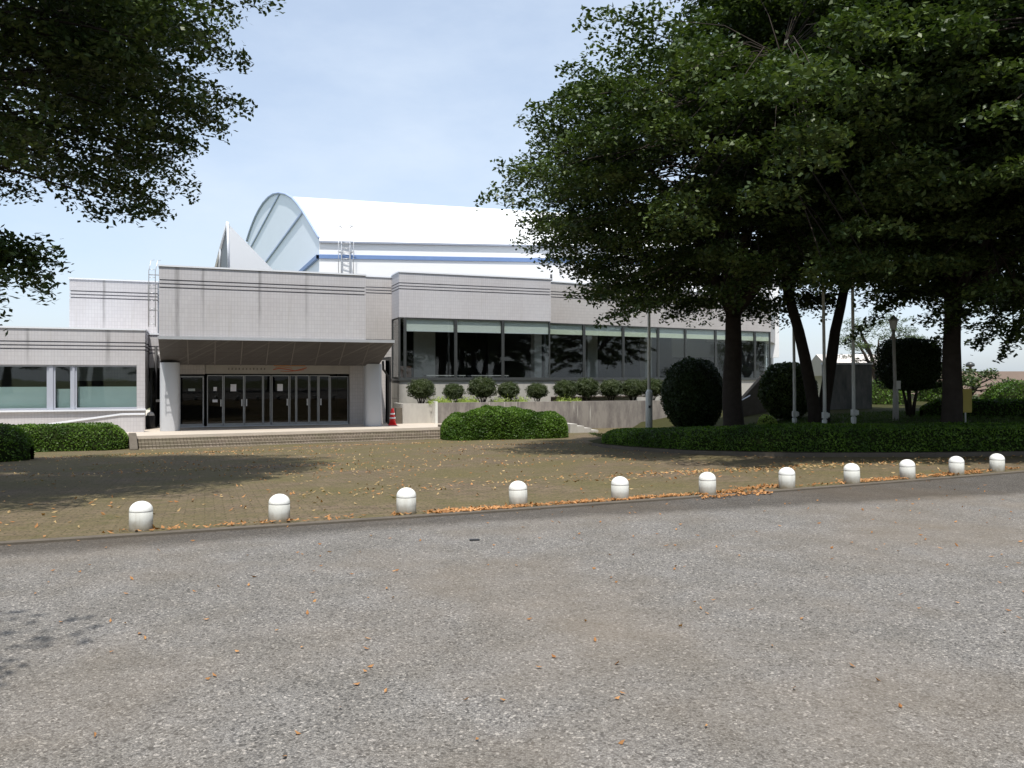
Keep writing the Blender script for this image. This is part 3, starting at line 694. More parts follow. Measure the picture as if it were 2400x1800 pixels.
def ellipsoid_leaves(name, parent, rx, ry, rz, cz, n, L, W, mat, seed, core='hedge_core', p=2.0, depth=.12, rough=.06):
    rng = np.random.default_rng(seed)
    d = unit(rng.normal(size=(n, 3)))
    sc_ = (np.abs(d)**p).sum(1, keepdims=True)**(-1/p)       # superellipsoid
    nz = np.array([noise.noise(Vector(q)*3.1+Vector((seed, 0, 0))) for q in d[::1]])[:, None]
    r = sc_*(1 - np.abs(rng.normal(size=(n, 1)))*depth + nz*rough*2)
    P = d*r*np.array([rx, ry, rz]) + np.array([0, 0, cz])
    V, F = leaf_cards(P, L, W, rng, unit(d/np.array([rx, ry, rz])), .5)
    o = mesh_np(name, V, F, mat, parent)
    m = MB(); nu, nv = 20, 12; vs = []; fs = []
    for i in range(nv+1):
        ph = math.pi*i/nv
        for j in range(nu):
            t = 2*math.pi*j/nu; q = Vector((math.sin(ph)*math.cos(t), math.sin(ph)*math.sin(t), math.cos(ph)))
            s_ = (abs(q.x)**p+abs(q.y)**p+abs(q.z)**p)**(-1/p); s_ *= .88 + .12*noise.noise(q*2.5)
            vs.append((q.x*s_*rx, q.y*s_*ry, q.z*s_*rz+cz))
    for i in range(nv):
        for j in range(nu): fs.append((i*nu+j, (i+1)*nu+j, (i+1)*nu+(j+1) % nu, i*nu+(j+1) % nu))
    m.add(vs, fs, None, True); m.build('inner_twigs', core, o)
    return o
def stems(parent, r, top, n, seed, thick=.03):
    rr = random.Random(seed); m = MB()
    for i in range(n):
        a = 2*math.pi*i/n + rr.uniform(-.4, .4); x, y = math.cos(a)*r, math.sin(a)*r
        m.tube([(x*.25, y*.25, -.05), (x*.5, y*.5, top*.4), (x, y, top)], [thick, thick*.8, thick*.5], 5)
    return m.build('stem', 'bark', parent)
top0 = empty('clipped_shrub', (0, 0, 0)); ellipsoid_leaves('foliage', top0, .58, .55, .42, .66, 5600, .06, .03, 'topiary', 5, depth=.13, rough=.16, p=2.3); stems(top0, .30, .45, 6, 3)
def dup(root, loc, rz=0, scale=1, label=None, group=None, sz=None):
    r = root.copy(); C.objects.link(r); r.location = loc; r.rotation_euler = (0, 0, rz)
    r.scale = (scale, scale, sz or scale)
    if label: r['label'] = label
    if group: r['group'] = group
    for c0 in [o for o in bpy.data.objects if o.parent == root]:
        c = c0.copy(); C.objects.link(c); c.parent = r
        for g0 in [o for o in bpy.data.objects if o.parent == c0]:
            g_ = g0.copy(); C.objects.link(g_); g_.parent = c
    return r
tops = [(910, 1.08), (980, .88), (1042, 1.14), (1098, .92), (1160, .86), (1222, .98), (1267, 1.05), (1320, .98), (1367, .98), (1408, 1.0), (1448, .95)]
tl = ['wide clipped shrub at the left end of the planter row, under the window corner', 'small clipped shrub standing second from the left in the planter row', 'largest clipped round shrub of the planter row, third from the left',
 'round clipped shrub fourth from the left, over the left end of the bright hedge', 'smallest clipped shrub of the row, alone above the middle of the bright hedge', 'clipped shrub with pale stems, just right of the bright hedge top',
 'tall clipped shrub touching its left neighbour, seventh in the planter row', 'clipped shrub above the middle of the stained retaining wall, eighth in the row', 'clipped shrub just left of the pale lamp pole', 'clipped shrub directly behind the pale lamp pole', 'clipped shrub half hidden behind the big dark bush']
for i, (dx, s_) in enumerate(tops):
    s = s_at(dx*.46293, dP+1.0); lc = loc_of(s, dP+1.0, .40); k_ = s_*(1+.012*i)
    if i == 0: o = top0; o.location = lc; o.scale = (k_, k_, k_); setp(o, tl[0], 'shrub', 'clipped shrubs in a row on the planter')
    else: o = dup(top0, lc, i*1.7, k_, tl[i])
top0['category'] = 'shrub'
for o in bpy.data.objects:
    if o.name.startswith('clipped_shrub'): o['category'] = 'shrub'; o['group'] = 'clipped shrubs in a row on the planter'
# lime green ground cover in the planter
rng = np.random.default_rng(8); Pp = []
for (a, b) in ((922, 975), (985, 1030), (1060, 1140), (1205, 1250)):
    for _ in range(900):
        s = s_at(rng.uniform(a, b)*.46293, dP+.8); p = loc_of(s, dP+.8+rng.normal()*.25); Pp.append((p.x, p.y, .42+abs(rng.normal())*.12))
V, F = leaf_cards(np.array(Pp), .14, .035, rng, np.tile([0, -.6, .6], (len(Pp), 1)), .35)
setp(mesh_np('ground_cover', V, F, 'lime'), kind='stuff')

# ------------------------------------------------------------------ trees
def tree(name, label, base, trunk_r, crown_c, crown_r, seed, fork=3.6, nc=420, npl=170, L=.13, W=.075, mat='leaf', forks=None, extras=(), group=None, low=.0, cr=(.55, .95), shear=0):
    """base (x,y,z); crown_c offset from base; crown_r (rx,ry,rz)"""
    rng = np.random.default_rng(seed); rr = random.Random(seed)
    t = empty(name, base, 0, label, 'tree', group)
    cc = np.array(crown_c); rad = np.array(crown_r)
    cl = []
    while len(cl) < nc:
        d = rng.normal(size=3); d /= np.linalg.norm(d)
        if d[2] < -.88: continue
        r = rng.uniform(.35, 1.0)**.45
        bumpy = 1 + .20*noise.noise(Vector(d)*2.3 + Vector((seed*3.1, 0, 0))) + .10*noise.noise(Vector(d)*6 + Vector((0, seed, 0)))
        q = d*rad*r*bumpy; q[0] += shear*max(0, q[2]); cl.append(cc + q)
    for e in extras: cl.append(np.array(e) - np.array(base))
    cl = np.array(cl)
    # limbs
    limbs = []; m = MB()
    for (fx, fy, fz, r0, sx, sy) in (forks or [(0, 0, fork, trunk_r, 0, 0)]):
        pts = []; rs = []
        for q in lin(0, 1, 7):
            w_ = q**1.3; pts.append((sx+(fx-sx)*w_ + rr.uniform(-.03, .03), sy+(fy-sy)*w_, -.3+(fz+.3)*q)); rs.append(r0*(1.25-.42*q) if q else r0*1.55)
        m.tube(pts, rs, 12)
        nl = 7 if not forks else 5
        for i in range(nl):
            a = 2*math.pi*(i+rr.uniform(-.3, .3))/nl; hr = rr.uniform(.45, .7); hz = rr.uniform(-.05, .65)
            e = Vector((cc[0]+math.cos(a)*rad[0]*hr, cc[1]+math.sin(a)*rad[1]*hr, cc[2]+rad[2]*hz)); b = Vector((fx, fy, fz-.25))
            mid = b.lerp(e, .45) + Vector((0, 0, .9)); lp = []
            for q in lin(0, 1, 9):
                p = b*(1-q)**2 + mid*2*q*(1-q) + e*q*q; lp.append(p+Vector((rr.uniform(-.08,.08), rr.uniform(-.08,.08), 0))*(1 if 0 < q < 1 else 0))
            rl = [r0*.62*(1-q)**.8+.025 for q in lin(0, 1, 9)]
            m.tube(lp, rl, 7); limbs += [(p, r) for p, r in zip(lp[2:], rl[2:])]
    LP = np.array([list(p) for p, r in limbs]); LR = [r for p, r in limbs]
    for c in cl:
        dd_ = np.linalg.norm(LP-c, axis=1) + np.maximum(0, LP[:, 2]-c[2])*.6; i = int(np.argmin(dd_)); b = Vector(LP[i]); e = Vector(c)
        mid = b.lerp(e, .5) + Vector((0, 0, .12*(e-b).length)); r0 = min(.032, LR[i]*.6)
        m.tube([b, b.lerp(mid, .9), mid.lerp(e, .6), e], [r0, r0*.75, r0*.5, .008], 4, cap=False)
    m.build('trunk', 'bark', t)
    # leafy sprays
    n = len(cl); k_ = npl
    outd = cl - cc; outd[:, 2] *= .3; outd = unit(outd)
    Rr = rng.uniform(cr[0], cr[1], (n, 1, 1))
    ang = rng.uniform(0, 2*np.pi, (n, k_)); rad_ = np.sqrt(rng.uniform(0, 1, (n, k_)))
    px = (np.cos(ang)*rad_)[..., None]; py = (np.sin(ang)*rad_)[..., None]
    side = np.stack([-outd[:, 1], outd[:, 0], np.zeros(n)], 1)
    tilt = rng.normal(size=(n, 1))*.22
    P = cl[:, None, :] + (outd[:, None, :]*px*1.15 + side[:, None, :]*py*.85)*Rr
    P[..., 2] += ((px*tilt[:, None, :]) * Rr)[..., 0] - (rad_**2)*.22*Rr[..., 0] + rng.normal(size=(n, k_))*.075
    # break into twigs: pull leaves toward random spokes
    P = P.reshape(-1, 3); P += rng.normal(size=P.shape)*.04
    V, F = leaf_cards(P, L, W, rng, np.tile([0, 0, 1.0], (len(P), 1)), .62)
    mesh_np('crown', V, F, mat, t)
    return t
def gzb(x, y): return bz(x, y)
ex1 = [(-8.25+.5*math.cos(q*2.4), 12+.5*math.sin(q*1.7), 3.6+.2*math.sin(q*3.1)) for q in range(12)] + [(-7.6, 12, 3.55), (-7.7, 11.9, 3.4), (-8.3, 12, 3.25), (-7.35, 11.9, 3.6)]
tree('broadleaf_tree', 'dark leafy tree whose crown overhangs the plaza from the left edge', (-11.3, 12.6, 0), .30, (0.5, .2, 8.6), (6.6, 6.0, 4.4), 11, 3.4, 760, 380, .11, .066, extras=ex1)
T2b = (6.9, 25, gzb(6.9, 25))
tree('broadleaf_tree', 'big spreading tree with one thick straight trunk beside the dark bush', T2b, .27, (.6, -2.9, 7.7), (7.2, 8.6, 4.6), 2, 4.0, 820, 340, .14, .08, shear=.38,
     extras=[(1.2, 24, 5.6), (1.7, 24.5, 5.3), (2.2, 24.2, 5.0), (2.8, 24.5, 4.9), (3.4, 25, 4.7), (.8, 24, 6.0), (4.3, 25, 4.6), (5, 25.5, 4.2), (5.7, 25.6, 4.1), (6.6, 25.5, 4.3), (9, 25.5, 4.1), (10, 26, 4.2)])
T3b = (9.75, 25.5, gzb(9.75, 25.5))
tree('broadleaf_tree', 'tree with low forked twin trunks behind the flagpoles', T3b, .3, (.9, -3.4, 9.0), (6.8, 8.4, 5.8), 3, 4.0, 640, 300, .16, .095,
     forks=[(-.95, .2, 4.6, .17, -.02, 0), (1.0, .3, 4.6, .165, .14, 0)])
T4b = (11.35, 20.6, gzb(11.35, 20.6))
tree('broadleaf_tree', 'tree with single dark trunk between the box-clipped shrub and the yellow sign', T4b, .22, (1.6, -1.5, 7.9), (7.4, 7.4, 5.2), 4, 3.6, 760, 330, .14, .08,
     extras=[(11.6, 19.2, 3.0), (12.2, 19.5, 2.7), (12.6, 19, 2.9), (13.0, 19.4, 2.5), (10.6, 19.4, 3.4), (9.8, 20, 3.7), (11.2, 20, 3.2), (12.0, 18.6, 3.2), (13.3, 19, 3.1), (13.6, 19.8, 2.9)])
tree('broadleaf_tree', 'dark crown filling the upper right corner of the view', (15.3, 16.6, .3), .28, (.0, -.4, 8.6), (6.4, 5.6, 4.6), 7, 3.8, 460, 320, .12, .07)
tree('broadleaf_tree', 'leafy tree standing far right behind the yellow sign', (20.5, 25.5, .4), .28, (0, 0, 7.3), (7.2, 6.8, 5.4), 9, 3.6, 380, 200, .18, .11)
# left tree shades the near road; unseen row added to darken window reflections
tree('broadleaf_tree', 'tree left of the viewpoint, known from its shadow on the road', (-8.6, -1.55, 0), .28, (.6, .4, 7.0), (5.6, 5.2, 3.6), 15, 3.2, 220, 150, .13, .08)
bl_names = ['tree behind the viewpoint, far left across the road', 'tree behind the viewpoint, left of straight back', 'tree straight behind the viewpoint', 'tree beside the car park left of the view', 'tree behind the viewpoint, right of straight back', 'tree behind right of the viewpoint across the road', 'tree right of the viewpoint at the road corner', 'tree due right of the viewpoint beyond the road', 'tree right of the view, opposite the long hedge', 'tree right of the view nearest the houses', 'tallest tree far behind the viewpoint on the left']
proto_back = tree('background_tree', 'tree across the road behind the viewpoint', (-22, -30, 0), .3, (0, 0, 7), (7, 6, 5.5), 21, 3.5, 200, 90, .34, .22, group='trees across the road')
for i, (x, y, s_) in enumerate([(-36, -26, 1.1), (-8, -34, 1.2), (6, -31, 1.0), (-34, 2, .9), (20, -30, 1.2), (33, -24, 1.1), (44, -12, 1.2), (50, 2, 1.1), (46, 14, 1.2), (40, 27, 1.0), (-22, -36, 1.3)]): dup(proto_back, (x, y, 0), i*1.3, s_, bl_names[i])

# far pines and trees at the right
tree('pine_tree', 'small ragged pine beyond the grey slab wall', (21.5, 47, -3), .16, (0, 0, 6.6), (2.4, 2.2, 1.9), 31, 4.5, 60, 120, .22, .05, cr=(.5, .8))
far = tree('distant_tree', 'distant green tree right of the grey slab wall', (23.5, 42, -1), .15, (0, 0, 2.0), (2.4, 2, 1.5), 33, .8, 50, 100, .18, .10, mat='leaf', cr=(.4, .6))

# ------------------------------------------------------------------ hedges
def hedge(name, label, path, halfw, height, n, seed, L=.06, W=.035, mat='hedge_leaf', zf=None, lump=.10, taper=True, group=None, cat='hedge'):
    """path: list of (x,y) centre line; rounded cross section"""
    rng = np.random.default_rng(seed); zf = zf or gz
    pts = [Vector(p) for p in path]
    seg = [0]
    for a, b in zip(pts, pts[1:]): seg.append(seg[-1]+(b-a).length)
    def at(s):
        for i in range(len(pts)-1):
            if s <= seg[i+1] or i == len(pts)-2:
                q = (s-seg[i])/(seg[i+1]-seg[i]); p = pts[i].lerp(pts[i+1], q)
                t0 = (pts[i+1]-pts[max(i-1, 0)]).normalized(); t1 = (pts[min(i+2, len(pts)-1)]-pts[i]).normalized()
                d0 = t0.lerp(t1, q).normalized()
                return p, d0
    Lt = seg[-1]; px0, py0 = pts[0]
    def surf(s, a, inner=1.0):
        p, d = at(s); nn = Vector((-d.y, d.x)); e = min(s, Lt-s); tp = 1.0
        if taper: tp = min(1, max(.02, (e/.6)))**.4
        p3 = 3.4; c_, s2 = math.cos(a), math.sin(a)
        k = (abs(c_)**p3+abs(s2)**p3)**(-1/p3)
        lu = 1 + lump*noise.noise(Vector((s*.9, math.cos(a)*1.2, math.sin(a)*1.2+seed)))+lump*.6*noise.noise(Vector((s*3, math.cos(a)*3, seed)))
        hw = halfw(s) if callable(halfw) else halfw; hh = height(s) if callable(height) else height
        off = c_*k*hw*tp*inner*lu; z = (s2*k)**1.0*hh*(.25+.75*tp)*inner*lu
        x, y = p.x+nn.x*off, p.y+nn.y*off
        return Vector((x, y, zf(x, y)+max(z, 0)+.0)), Vector((nn.x*c_, nn.y*c_, s2))
    P = []; Nn_ = []
    for _ in range(n):
        s = rng.uniform(0, Lt); a = rng.uniform(0, math.pi); q, nr = surf(s, a, 1-abs(rng.normal())*.045+.01); P.append(q); Nn_.append(nr)
    P = np.array([list(q) for q in P]); Nn_ = np.array([list(q) for q in Nn_])
    b0 = np.array([px0, py0, zf(px0, py0)]); V, F = leaf_cards(P-b0, L, W, rng, Nn_, .45)
    root = empty(name, tuple(b0), 0, label, cat, group); fo = mesh_np('foliage', V, F, mat, root)
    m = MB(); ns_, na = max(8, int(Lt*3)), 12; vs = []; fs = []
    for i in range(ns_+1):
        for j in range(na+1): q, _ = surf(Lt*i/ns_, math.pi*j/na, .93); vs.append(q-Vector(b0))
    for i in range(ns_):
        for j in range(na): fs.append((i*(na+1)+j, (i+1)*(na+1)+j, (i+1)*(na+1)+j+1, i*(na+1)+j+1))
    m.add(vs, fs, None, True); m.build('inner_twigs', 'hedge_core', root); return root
def at(px, Y): return ((px-512)/800*Y, Y)
# bright hedge mound between steps and planter
hm0, hm1 = at(441, 31.9), at(566, 33.2)
hedge('hedge', 'bright green mounded hedge beside the right end of the entrance steps', [hm0, ((hm0[0]+hm1[0])/2, 32.4), hm1], lambda s: 1.0, lambda s: 1.02+.26*math.exp(-((s-2.4)/1.0)**2), 21000, 3, .085, .05, lump=.16)
# left hedges
hedge('hedge', 'green clipped hedge along the left of the steps below the low wing', [(-25, 23.2), (-19, 25.6), (-13.35, 27.85)], .9, lambda s: .88+.15*max(0, 1-s/9), 24000, 4, .075, .042)
hedge('hedge', 'dark low hedge end at the left edge of the plaza', [(-22, 19.6), (-17, 20.9), (-13.2, 22.0)], 1.0, 1.0, 14000, 6, .075, .042)
# long hedge of the right bed, following its kerb
hp = []
for (x, y) in bpts[::5]:
    hp.append((x, y))
off = []
for i, (x, y) in enumerate(hp):
    a = Vector(hp[max(0, i-1)]); b = Vector(hp[min(len(hp)-1, i+1)]); d = (b-a).normalized(); off.append((x - d.y*1.2, y + d.x*1.2))
off = [(off[0][0]+.1, off[0][1]+.3)] + off[1:]
hedge('hedge', 'long low dark hedge curving along the kerb of the right planting bed', off, lambda s: 1.05, lambda s: .42+.10*min(1, s/5), 60000, 7, .06, .036, zf=bz, lump=.07)
hedge('hedge', 'second low hedge row in shade behind the yellow sign', [(13.0, 25.4), (17, 25), (24, 25.2)], .8, .55, 10000, 9, .08, .05, zf=bz, mat='hedge_leaf')

# grass on the bed
rng = np.random.default_rng(12); n = 26000
gx = rng.uniform(3.2, 24, n); gy = np.array([bed_y(x)+2.2 for x in gx]) + rng.uniform(0, 1, n)**1.2*9
P = np.stack([gx, gy, np.array([bz(a, b) for a, b in zip(gx, gy)])+.04], 1)
V, F = leaf_cards(P, .16, .018, rng, np.stack([rng.normal(size=n), rng.normal(size=n), np.zeros(n)], 1), .7)
setp(mesh_np('grass', V, F, 'grass'), kind='stuff')

# ------------------------------------------------------------------ big shrubs
b = (6.42, 28.4, bz(6.42, 28.4)); o = empty('round_bush', b, 0, 'big nearly black round bush left of the thick tree trunk', 'bush')
ellipsoid_leaves('foliage', o, 1.12, 1.1, 1.36, 1.36, 14000, .09, .05, 'leaf_dark', 41, depth=.07, rough=.05)
b = (9.95, 28.9, bz(9.95, 28.9)); o = empty('camellia_bush', b, 0, 'glossy mottled round bush behind the leftmost flagpole', 'bush')
ellipsoid_leaves('foliage', o, 1.0, .95, 1.05, 1.05, 8000, .11, .065, 'leaf', 42, depth=.08, rough=.05)
b = (12.75, 25.6, bz(12.75, 25.6)); o = empty('box_topiary', b, 0, 'dark box-clipped shrub raised on a short trunk beside the lantern post', 'topiary')
ellipsoid_leaves('foliage', o, .90, .85, .82, 1.66, 12000, .07, .04, 'leaf_dark', 43, p=4.5, depth=.05, rough=.03); stems(o, .25, 1.0, 5, 5, .07)
b = (8.35, 26.2, bz(8.35, 26.2)); o = empty('low_plant', b, 0, 'small yellow-green plant at the foot of the mottled bush', 'plant')
ellipsoid_leaves('foliage', o, .30, .28, .26, .2, 900, .09, .05, 'lime', 44)
for i, (px, Y, r_) in enumerate([(1004, 40, 1.1), (1022, 38, 1.3), (940, 42, 1.2), (880, 38, 1.3)]):
    x, y = at(px, Y); zb = farz(x, y); o = empty('distant_shrub', (x, y, -1.0), 0, ['rounded green shrub in front of the brown roof', 'green shrub at the right edge beyond the road', 'far green shrub seen behind the box-clipped shrub', 'far shrub right of the grey slab wall'][i], 'shrub')
    ellipsoid_leaves('foliage', o, r_, r_, r_*1.0, 1.25, 3500, .12, .07, 'hedge_leaf', 50+i, depth=.12)

# ------------------------------------------------------------------ bollards
bol = [(135.6, 532.3, 0), (275.9, 523.1, 1), (405, 515.2, 0), (518.6, 506.4, -2), (621.2, 501.3, 0), (709.7, 495.8, -1), (789.8, 489.8, 0), (855.5, 484.7, -2), (911.5, 479.6, -3), (960.6, 475.4, 0), (1001.3, 472.1, 0)]
bl_lab = ['nearest white bollard, the first from the left', 'second white bollard from the left', 'third white bollard from the left, dry leaves behind it', 'slightly tilted fourth white bollard from the left', 'fifth white bollard from the left, leaf drift at its foot', 'sixth white bollard, in the middle of the row, leaf pile on its right',
 'seventh white bollard from the left, below the flagpoles', 'eighth white bollard from the left, leaning slightly left', 'ninth white bollard, third from the right end', 'second to last white bollard, tenth in the row', 'last white bollard at the right end of the row']
def bollard():
    t = empty('bollard', (0, 0, 0), 0, None, 'bollard', 'white dome-topped bollards along the plaza edge')
    m = MB(); m.lathe([(.115, -.08), (.116, .0), (.116, .10), (.1155, .2), (.110, .203)], 28); m.build('post', 'bollard', t)
    m = MB(); pr = [(.112, .200), (.1165, .2025), (.1165, .213)]
    for q in lin(0, 1, 9)[1:]: a = q*math.pi/2; pr.append((max(.1165*math.cos(a), .004), .213+.097*math.sin(a)))
    m.lathe(pr, 28); m.build('dome', 'bollard_cap', t); return t
b0 = bollard()
for i, (px, py, tilt) in enumerate(bol):
    Y = 1.6*800/(py-378.5); X = (px-512)/800*Y; Y += .12
    o = b0 if i == 0 else dup(b0, (0, 0, 0)); o['label'] = bl_lab[i]
    o.location = (X, Y, gz(X, Y)); o.rotation_euler = (R(1.1*(i % 3)-1), R(tilt), 0)

# ------------------------------------------------------------------ poles, sign, wall, cone
def flagpole(px, Y, h, label, group='white flagpoles on the planting bed'):
    x, y = at(px, Y); z = bz(x, y); t = empty('flagpole', (x, y, z), 0, label, 'flagpole', group)
    m = MB(); m.tube([(0, 0, -.1), (0, 0, 1.0), (-.04, 0, h*.6), (-.08, 0, h)], [.05, .05, .042, .028], 10); m.build('pole', 'pole', t)
    m = MB(); m.box(-.07, .08, -.08, .06, .30, .48); m.box(.02, .11, -.12, -.08, .33, .46); m.build('winch_box', 'pole', t, bevel=.01)
    m = MB(); m.lathe([(.075, -.1), (.075, .25), (.06, .26)], 12); m.build('base', 'pole', t)
    m = MB(); m.lathe([(.01, 0), (.05, .03), (.06, .08), (.04, .13), (.005, .15)], 10, None, (-.08, 0, h)); m.build('finial', 'steel', t)
flagpole(794.5, 26.0, 7.2, 'leftmost of the three white flagpoles, in front of the mottled bush')
flagpole(824.6, 23.9, 7.0, 'middle white flagpole, in front of the forked tree trunk')
flagpole(853.6, 23.7, 8.2, 'right flagpole, in front of the grey slab wall')
x, y = at(649, 28.4); z = bz(x, y)
t = empty('lamp_pole', (x, y, z-.15), 0, 'pale lamp pole with thick base in front of the planter wall', 'lamp post')
m = MB(); m.tube([(0, 0, 0), (0, 0, 4.6), (0, 0, 8.0)], [.065, .055, .045], 10); m.build('pole', 'pole', t)
m = MB(); m.tube([(0, 0, -.1), (0, 0, 1.75), (0, 0, 1.85)], [.125, .12, .07], 12); m.build('base', 'pole', t)
m = MB(); m.box(-.04, .04, -.135, -.115, 1.2, 1.3); m.build('access_plate', 'black', t)
m = MB(); m.lathe([(.05, 7.95), (.22, 8.05), (.26, 8.25), (.18, 8.45), (.03, 8.5)], 14); m.build('lamp', 'white', t)
x, y = at(895.7, 24.3); z = bz(x, y)
t = empty('lantern_post', (x, y, z), 0, 'tapering lantern post with small lantern beside the box-clipped shrub', 'lamp post')
m = MB(); m.tube([(0, 0, -.1), (0, 0, .9), (-.02, 0, 1.1), (-.07, 0, 2.75)], [.09, .08, .05, .045], 10); m.build('post', 'concrete_pale', t)
m = MB(); m.lathe([(.03, 2.73), (.09, 2.80), (.13, 3.0), (.13, 3.02)], 8, None, (-.07, 0, 0)); m.build('lantern', 'white', t)
m = MB(); m.lathe([(.16, 3.02), (.16, 3.05), (.05, 3.16), (.02, 3.2)], 8, None, (-.07, 0, 0)); m.build('lantern_cap', 'steel', t)
m = MB(); m.box(-.02, .10, -.11, -.07, .95, 1.2); m.build('switch_box', 'pole', t)
x, y = at(965.5, 21.6); z = bz(x, y)
t = empty('yellow_sign', (x, y, z), 0, 'narrow faded yellow board on a thin pale post behind the right hedge', 'sign')
m = MB(); m.tube([(0, 0, -.1), (.0, 0, 1.0)], .02, 6); m.build('post', 'pole', t)
m = MB(); m.box(-.15, .15, -.045, -.022, .42, 1.06); m.build('board', 'yellow', t, bevel=.006)
# grey slab wall
x0, y0 = at(833, 31.5); t = empty('slab_wall', (x0, y0, .2), R(6), 'tall plain grey concrete slab wall with dark stain behind the flagpoles', 'wall')
m = MB(); m.box(-.35, 1.62, 0, .22, -.3, 1.95); m.build('panel', 'concrete_slab', t)
m = MB(); m.box(-.38, 1.65, -.03, .25, 1.952, 2.02); m.build('coping', 'coping', t)
# stair wall at the foot of the end wall
x0, y0 = at(742, 33.2); t = empty('ramp_wall', (x0, y0, .1), R(24), 'dark sloping stair wall right of the thick trunk', 'wall')
m = MB(); m.add([(0,0,-.3),(1.4,0,-.3),(1.4,0,1.85),(0,0,.62),(0,.2,-.3),(1.4,.2,-.3),(1.4,.2,1.85),(0,.2,.62)], [(0,1,2,3),(4,7,6,5),(3,2,6,7),(1,5,6,2),(0,3,7,4)]); m.build('parapet', 'kerb', t)
m = MB(); m.tube([(-.3,-.2,-.3),(-.3,-.2,.55),(.25,-.2,.80)], .025, 6); m.build('handrail', 'steel', t)
# stacked red cones
p = loc_of(s_at(392.5, 2.1), 2.1, LZ)
t = empty('traffic_cone', tuple(p), .2, 'red traffic cones stacked with white bands beside the right entrance pillar', 'cone')
m = MB(); m.box(-.19, .19, -.19, .19, 0, .035); m.build('base', 'red', t, bevel=.01)
m = MB(); m.lathe([(.155, .035), (.12, .25), (.135, .25), (.10, .42), (.115, .42), (.05, .72), (.035, .74)], 18); m.build('cone', 'red', t)
for z0, r_ in ((.46, .107), (.28, .135)):
    m = MB(); m.lathe([(r_, z0), (r_-.012, z0+.07)], 18); m.build('band', 'white', t)
# bicycle-like clutter at the left recess: round white flood lamp on a dark bin
p = loc_of(s_at(150.5, 3.4), 3.4, LZ)
t = empty('litter_bin', tuple(p), TH, 'dark bin with a white rounded lid in the recess left of the entrance', 'bin')
m = MB(); m.lathe([(.15, 0), (.17, .05), (.18, .5), (.17, .52)], 16); m.build('body', 'black', t)
m = MB(); m.lathe([(.15, .52), (.15, .56), (.11, .64), (.03, .68)], 16); m.build('lid', 'white', t)
# low ramp wall before the left wing
XA = -10.0
t = empty('ramp_parapet', tuple(loc_of(-6, 1.2, LZ-.4)), TH, 'low sloping ramp parapet with white coping under the left wing windows', 'wall')
m = MB(Matrix.Translation((6, -1.2, -(LZ-.4)))); a, b_ = s_at(22, 1.2), s_at(121, 1.2); e_ = s_at(144, 1.2)
zA, zB_ = -.22, .22
m.add([(a,1.2,-1),(e_,1.2,-1),(e_,1.2,zB_),(b_,1.2,zB_),(a,1.2,zA),(a,1.4,-1),(e_,1.4,-1),(e_,1.4,zB_),(b_,1.4,zB_),(a,1.4,zA)], [(0,1,2,3,4),(5,9,8,7,6),(1,6,7,2)]); m.build('parapet', 'tile', t)
m = MB(Matrix.Translation((6, -1.2, -(LZ-.4)))); h = .06
m.add([(a,1.16,zA),(b_,1.16,zB_),(e_+.03,1.16,zB_),(a,1.16,zA+h),(b_,1.16,zB_+h),(e_+.03,1.16,zB_+h),(a,1.44,zA),(b_,1.44,zB_),(e_+.03,1.44,zB_),(a,1.44,zA+h),(b_,1.44,zB_+h),(e_+.03,1.44,zB_+h)], [(0,1,4,3),(1,2,5,4),(3,4,10,9),(4,5,11,10),(2,8,11,5),(0,6,7,1),(1,7,8,2)]); m.build('coping', 'coping', t)

# ------------------------------------------------------------------ houses beyond
def house(label, px0, px1, Y, zb, ze, zr, dep, roofm, vents=(), rz=0):
    x0, y = at(px0, Y); x1, _ = at(px1, Y); Lh = x1-x0
    t = empty('house', (x0, y, zb), rz, label, 'house')
    m = MB(); m.box(0, Lh, 0, dep, 0, ze-zb); m.build('wall', 'house_wall', t)
    m = MB(); e = .5; a = ze-zb; r_ = zr-zb
    m.add([(-e,-e,a-.1),(Lh+e,-e,a-.1),(Lh+e,dep/2,r_),(-e,dep/2,r_),(Lh+e,dep+e,a-.1),(-e,dep+e,a-.1),(-e,-e,a+.05),(Lh+e,-e,a+.05)], [(6,7,2,3),(3,2,4,5),(0,1,7,6),(1,4,2),(0,3,5),(0,5,4,1)])
    rf = m.build('roof', roofm, t)
    for v in vents:
        m = MB(); m.lathe([(.12, -.3), (.12, .35), (.34, .42), (.34, .62), (.12, .78)], 12, None, (Lh*v, dep/2, r_)); m.build('roof_vent', 'frame_dark', rf)
    for q in (.15, .4, .65, .88):
        m = MB(); m.box(Lh*q-.5, Lh*q+.5, -.03, .02, .6, 1.5); m.build('window', 'frame_dark', t)
house('long low building with brown roof and two round ridge vents', 915, 1130, 62, -3.4, .35, 2.2, 9, 'roof_brown', (.15, .42), R(1))
house('pale low roof behind the grey slab wall', 838, 896, 60, -3.4, 1.9, 3.5, 6, 'roof_pale')
# guard wall / road edge beyond the bed
x0, y0 = at(900, 41); t = empty('guard_rail', (x0, y0, -1.0), R(-2), 'white guard rail along the far road at the right', 'guard rail')
m = MB(); m.box(-1, 24, -.05, .05, .95, 1.22); m.build('rail', 'pole', t)
for q in range(9):
    m = MB(); m.tube([(q*2.8, .08, 0), (q*2.8, .08, 1.2)], .05, 6); m.build('post', 'steel', t)
m = MB(); m.box(0, 60, 0, 5, 0, .01); o = m.build('far_road', 'roof_pale', None, (x0-4, y0+1.5, -.985+.02), R(-2)); setp(o, kind='structure')

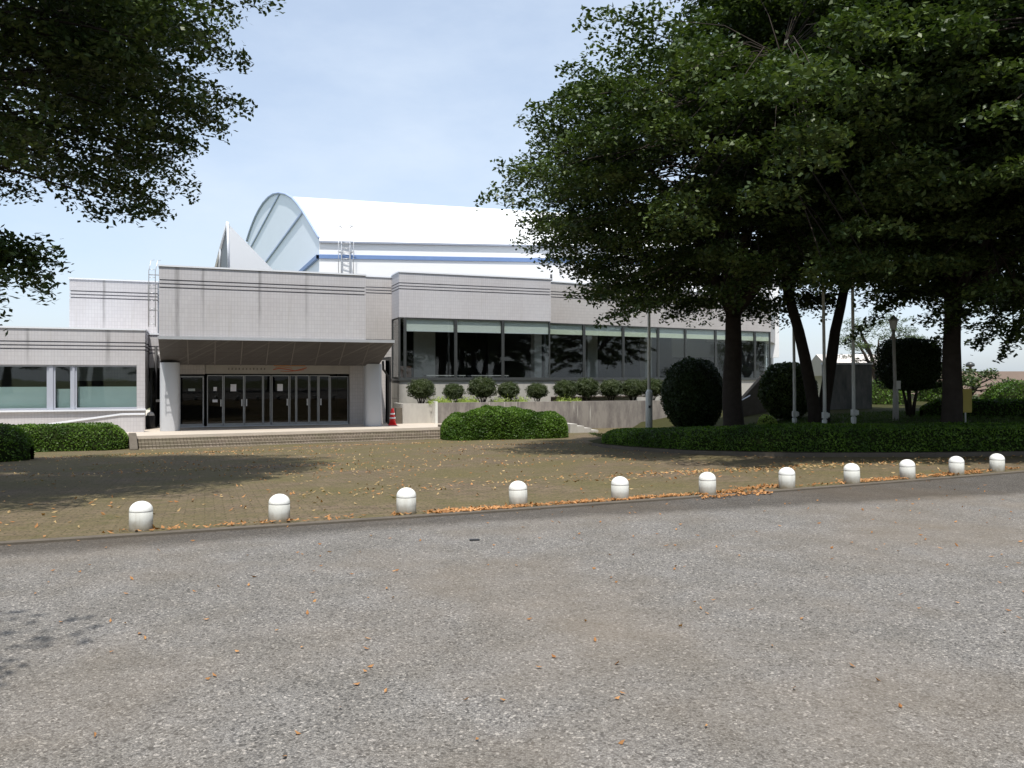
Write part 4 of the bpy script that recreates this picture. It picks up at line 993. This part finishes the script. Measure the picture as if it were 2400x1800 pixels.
# ------------------------------------------------------------------ fallen leaves
rng = np.random.default_rng(77)
def fallen(name, pts, mat, L, W):
    P = np.array(pts); V, F = leaf_cards(P, L, W, rng, np.tile([0, 0, 1.0], (len(P), 1)), .72, .25); return setp(mesh_np(name, V, F, mat), kind='stuff')
pts = []
for (xa, xb, n, sp_, o_) in [(-2.6, -1.0, 40, .10, .1), (-1.0, 1.6, 420, .13, .05), (-.9, 0, 130, .1, .0), (1.3, 3.2, 300, .12, .05), (3.0, 5.0, 60, .12, .15), (5.0, 7.9, 420, .16, .15), (-4.2, -2.6, 60, .10, .12), (7.5, 9.0, 90, .2, .3), (2.5, 3.6, 120, .16, -.25), (3.2, 4.2, 110, .12, .35)]:
    for _ in range(n): x = rng.uniform(xa, xb); y = yk(x)+.10+o_+abs(rng.normal())*sp_; pts.append((x, y, (gz(x, y) if y > yk(x) else 0)+.022+rng.uniform(0, .012)))
fallen('fallen_leaves', pts, 'dead', .075, .035)
pts = []
for _ in range(3600):
    x = rng.uniform(-14, 12); y = yk(x)+.2+rng.uniform(0, 1)**.8*18
    if noise.noise(Vector((x*.5, y*.35, 3))) + rng.uniform(-.5, .5) < -.05: continue
    pts.append((x, y, gz(x, y)+.018))
for (cx, cy, sx, sy, n) in [(-6, 17.6, 2.2, .35, 160), (-9.5, 24.8, 2, .3, 260), (-5.2, 28.6, 2.5, .25, 260), (3.2, 14.6, 1.6, .35, 220), (5.0, 15.4, 1.6, .25, 180), (-1.5, 12.4, 1.4, .5, 120), (1.2, 27.5, .9, .35, 160), (-12, 23.2, 1.5, .3, 100), (8.5, 16.3, 2, .3, 200), (-3, 16.5, 1.4, .6, 90)]:
    for _ in range(n): x = cx+rng.normal()*sx; y = cy+(x-cx)*.38+rng.normal()*sy; pts.append((x, y, gz(x, y)+.02))
fallen('fallen_leaves', pts[::2], 'dead_pale', .075, .038); fallen('fallen_leaves', pts[1::2], 'dead', .075, .036)
pts = []
for _ in range(620):
    x = rng.uniform(-7, 9); y = rng.uniform(2.2, 12.5)
    if y < yk(x): pts.append((x, y, .014))
fallen('fallen_leaves', pts, 'dead', .045, .022)
# small flat scrap of dark rubbish on the road
m = MB(); m.box(-.05, .05, -.02, .02, 0, .012); o = m.build('debris', 'black', None, (-.37, 7.9, .001), .1); setp(o, 'small dark flat scrap lying alone on the asphalt', 'debris')
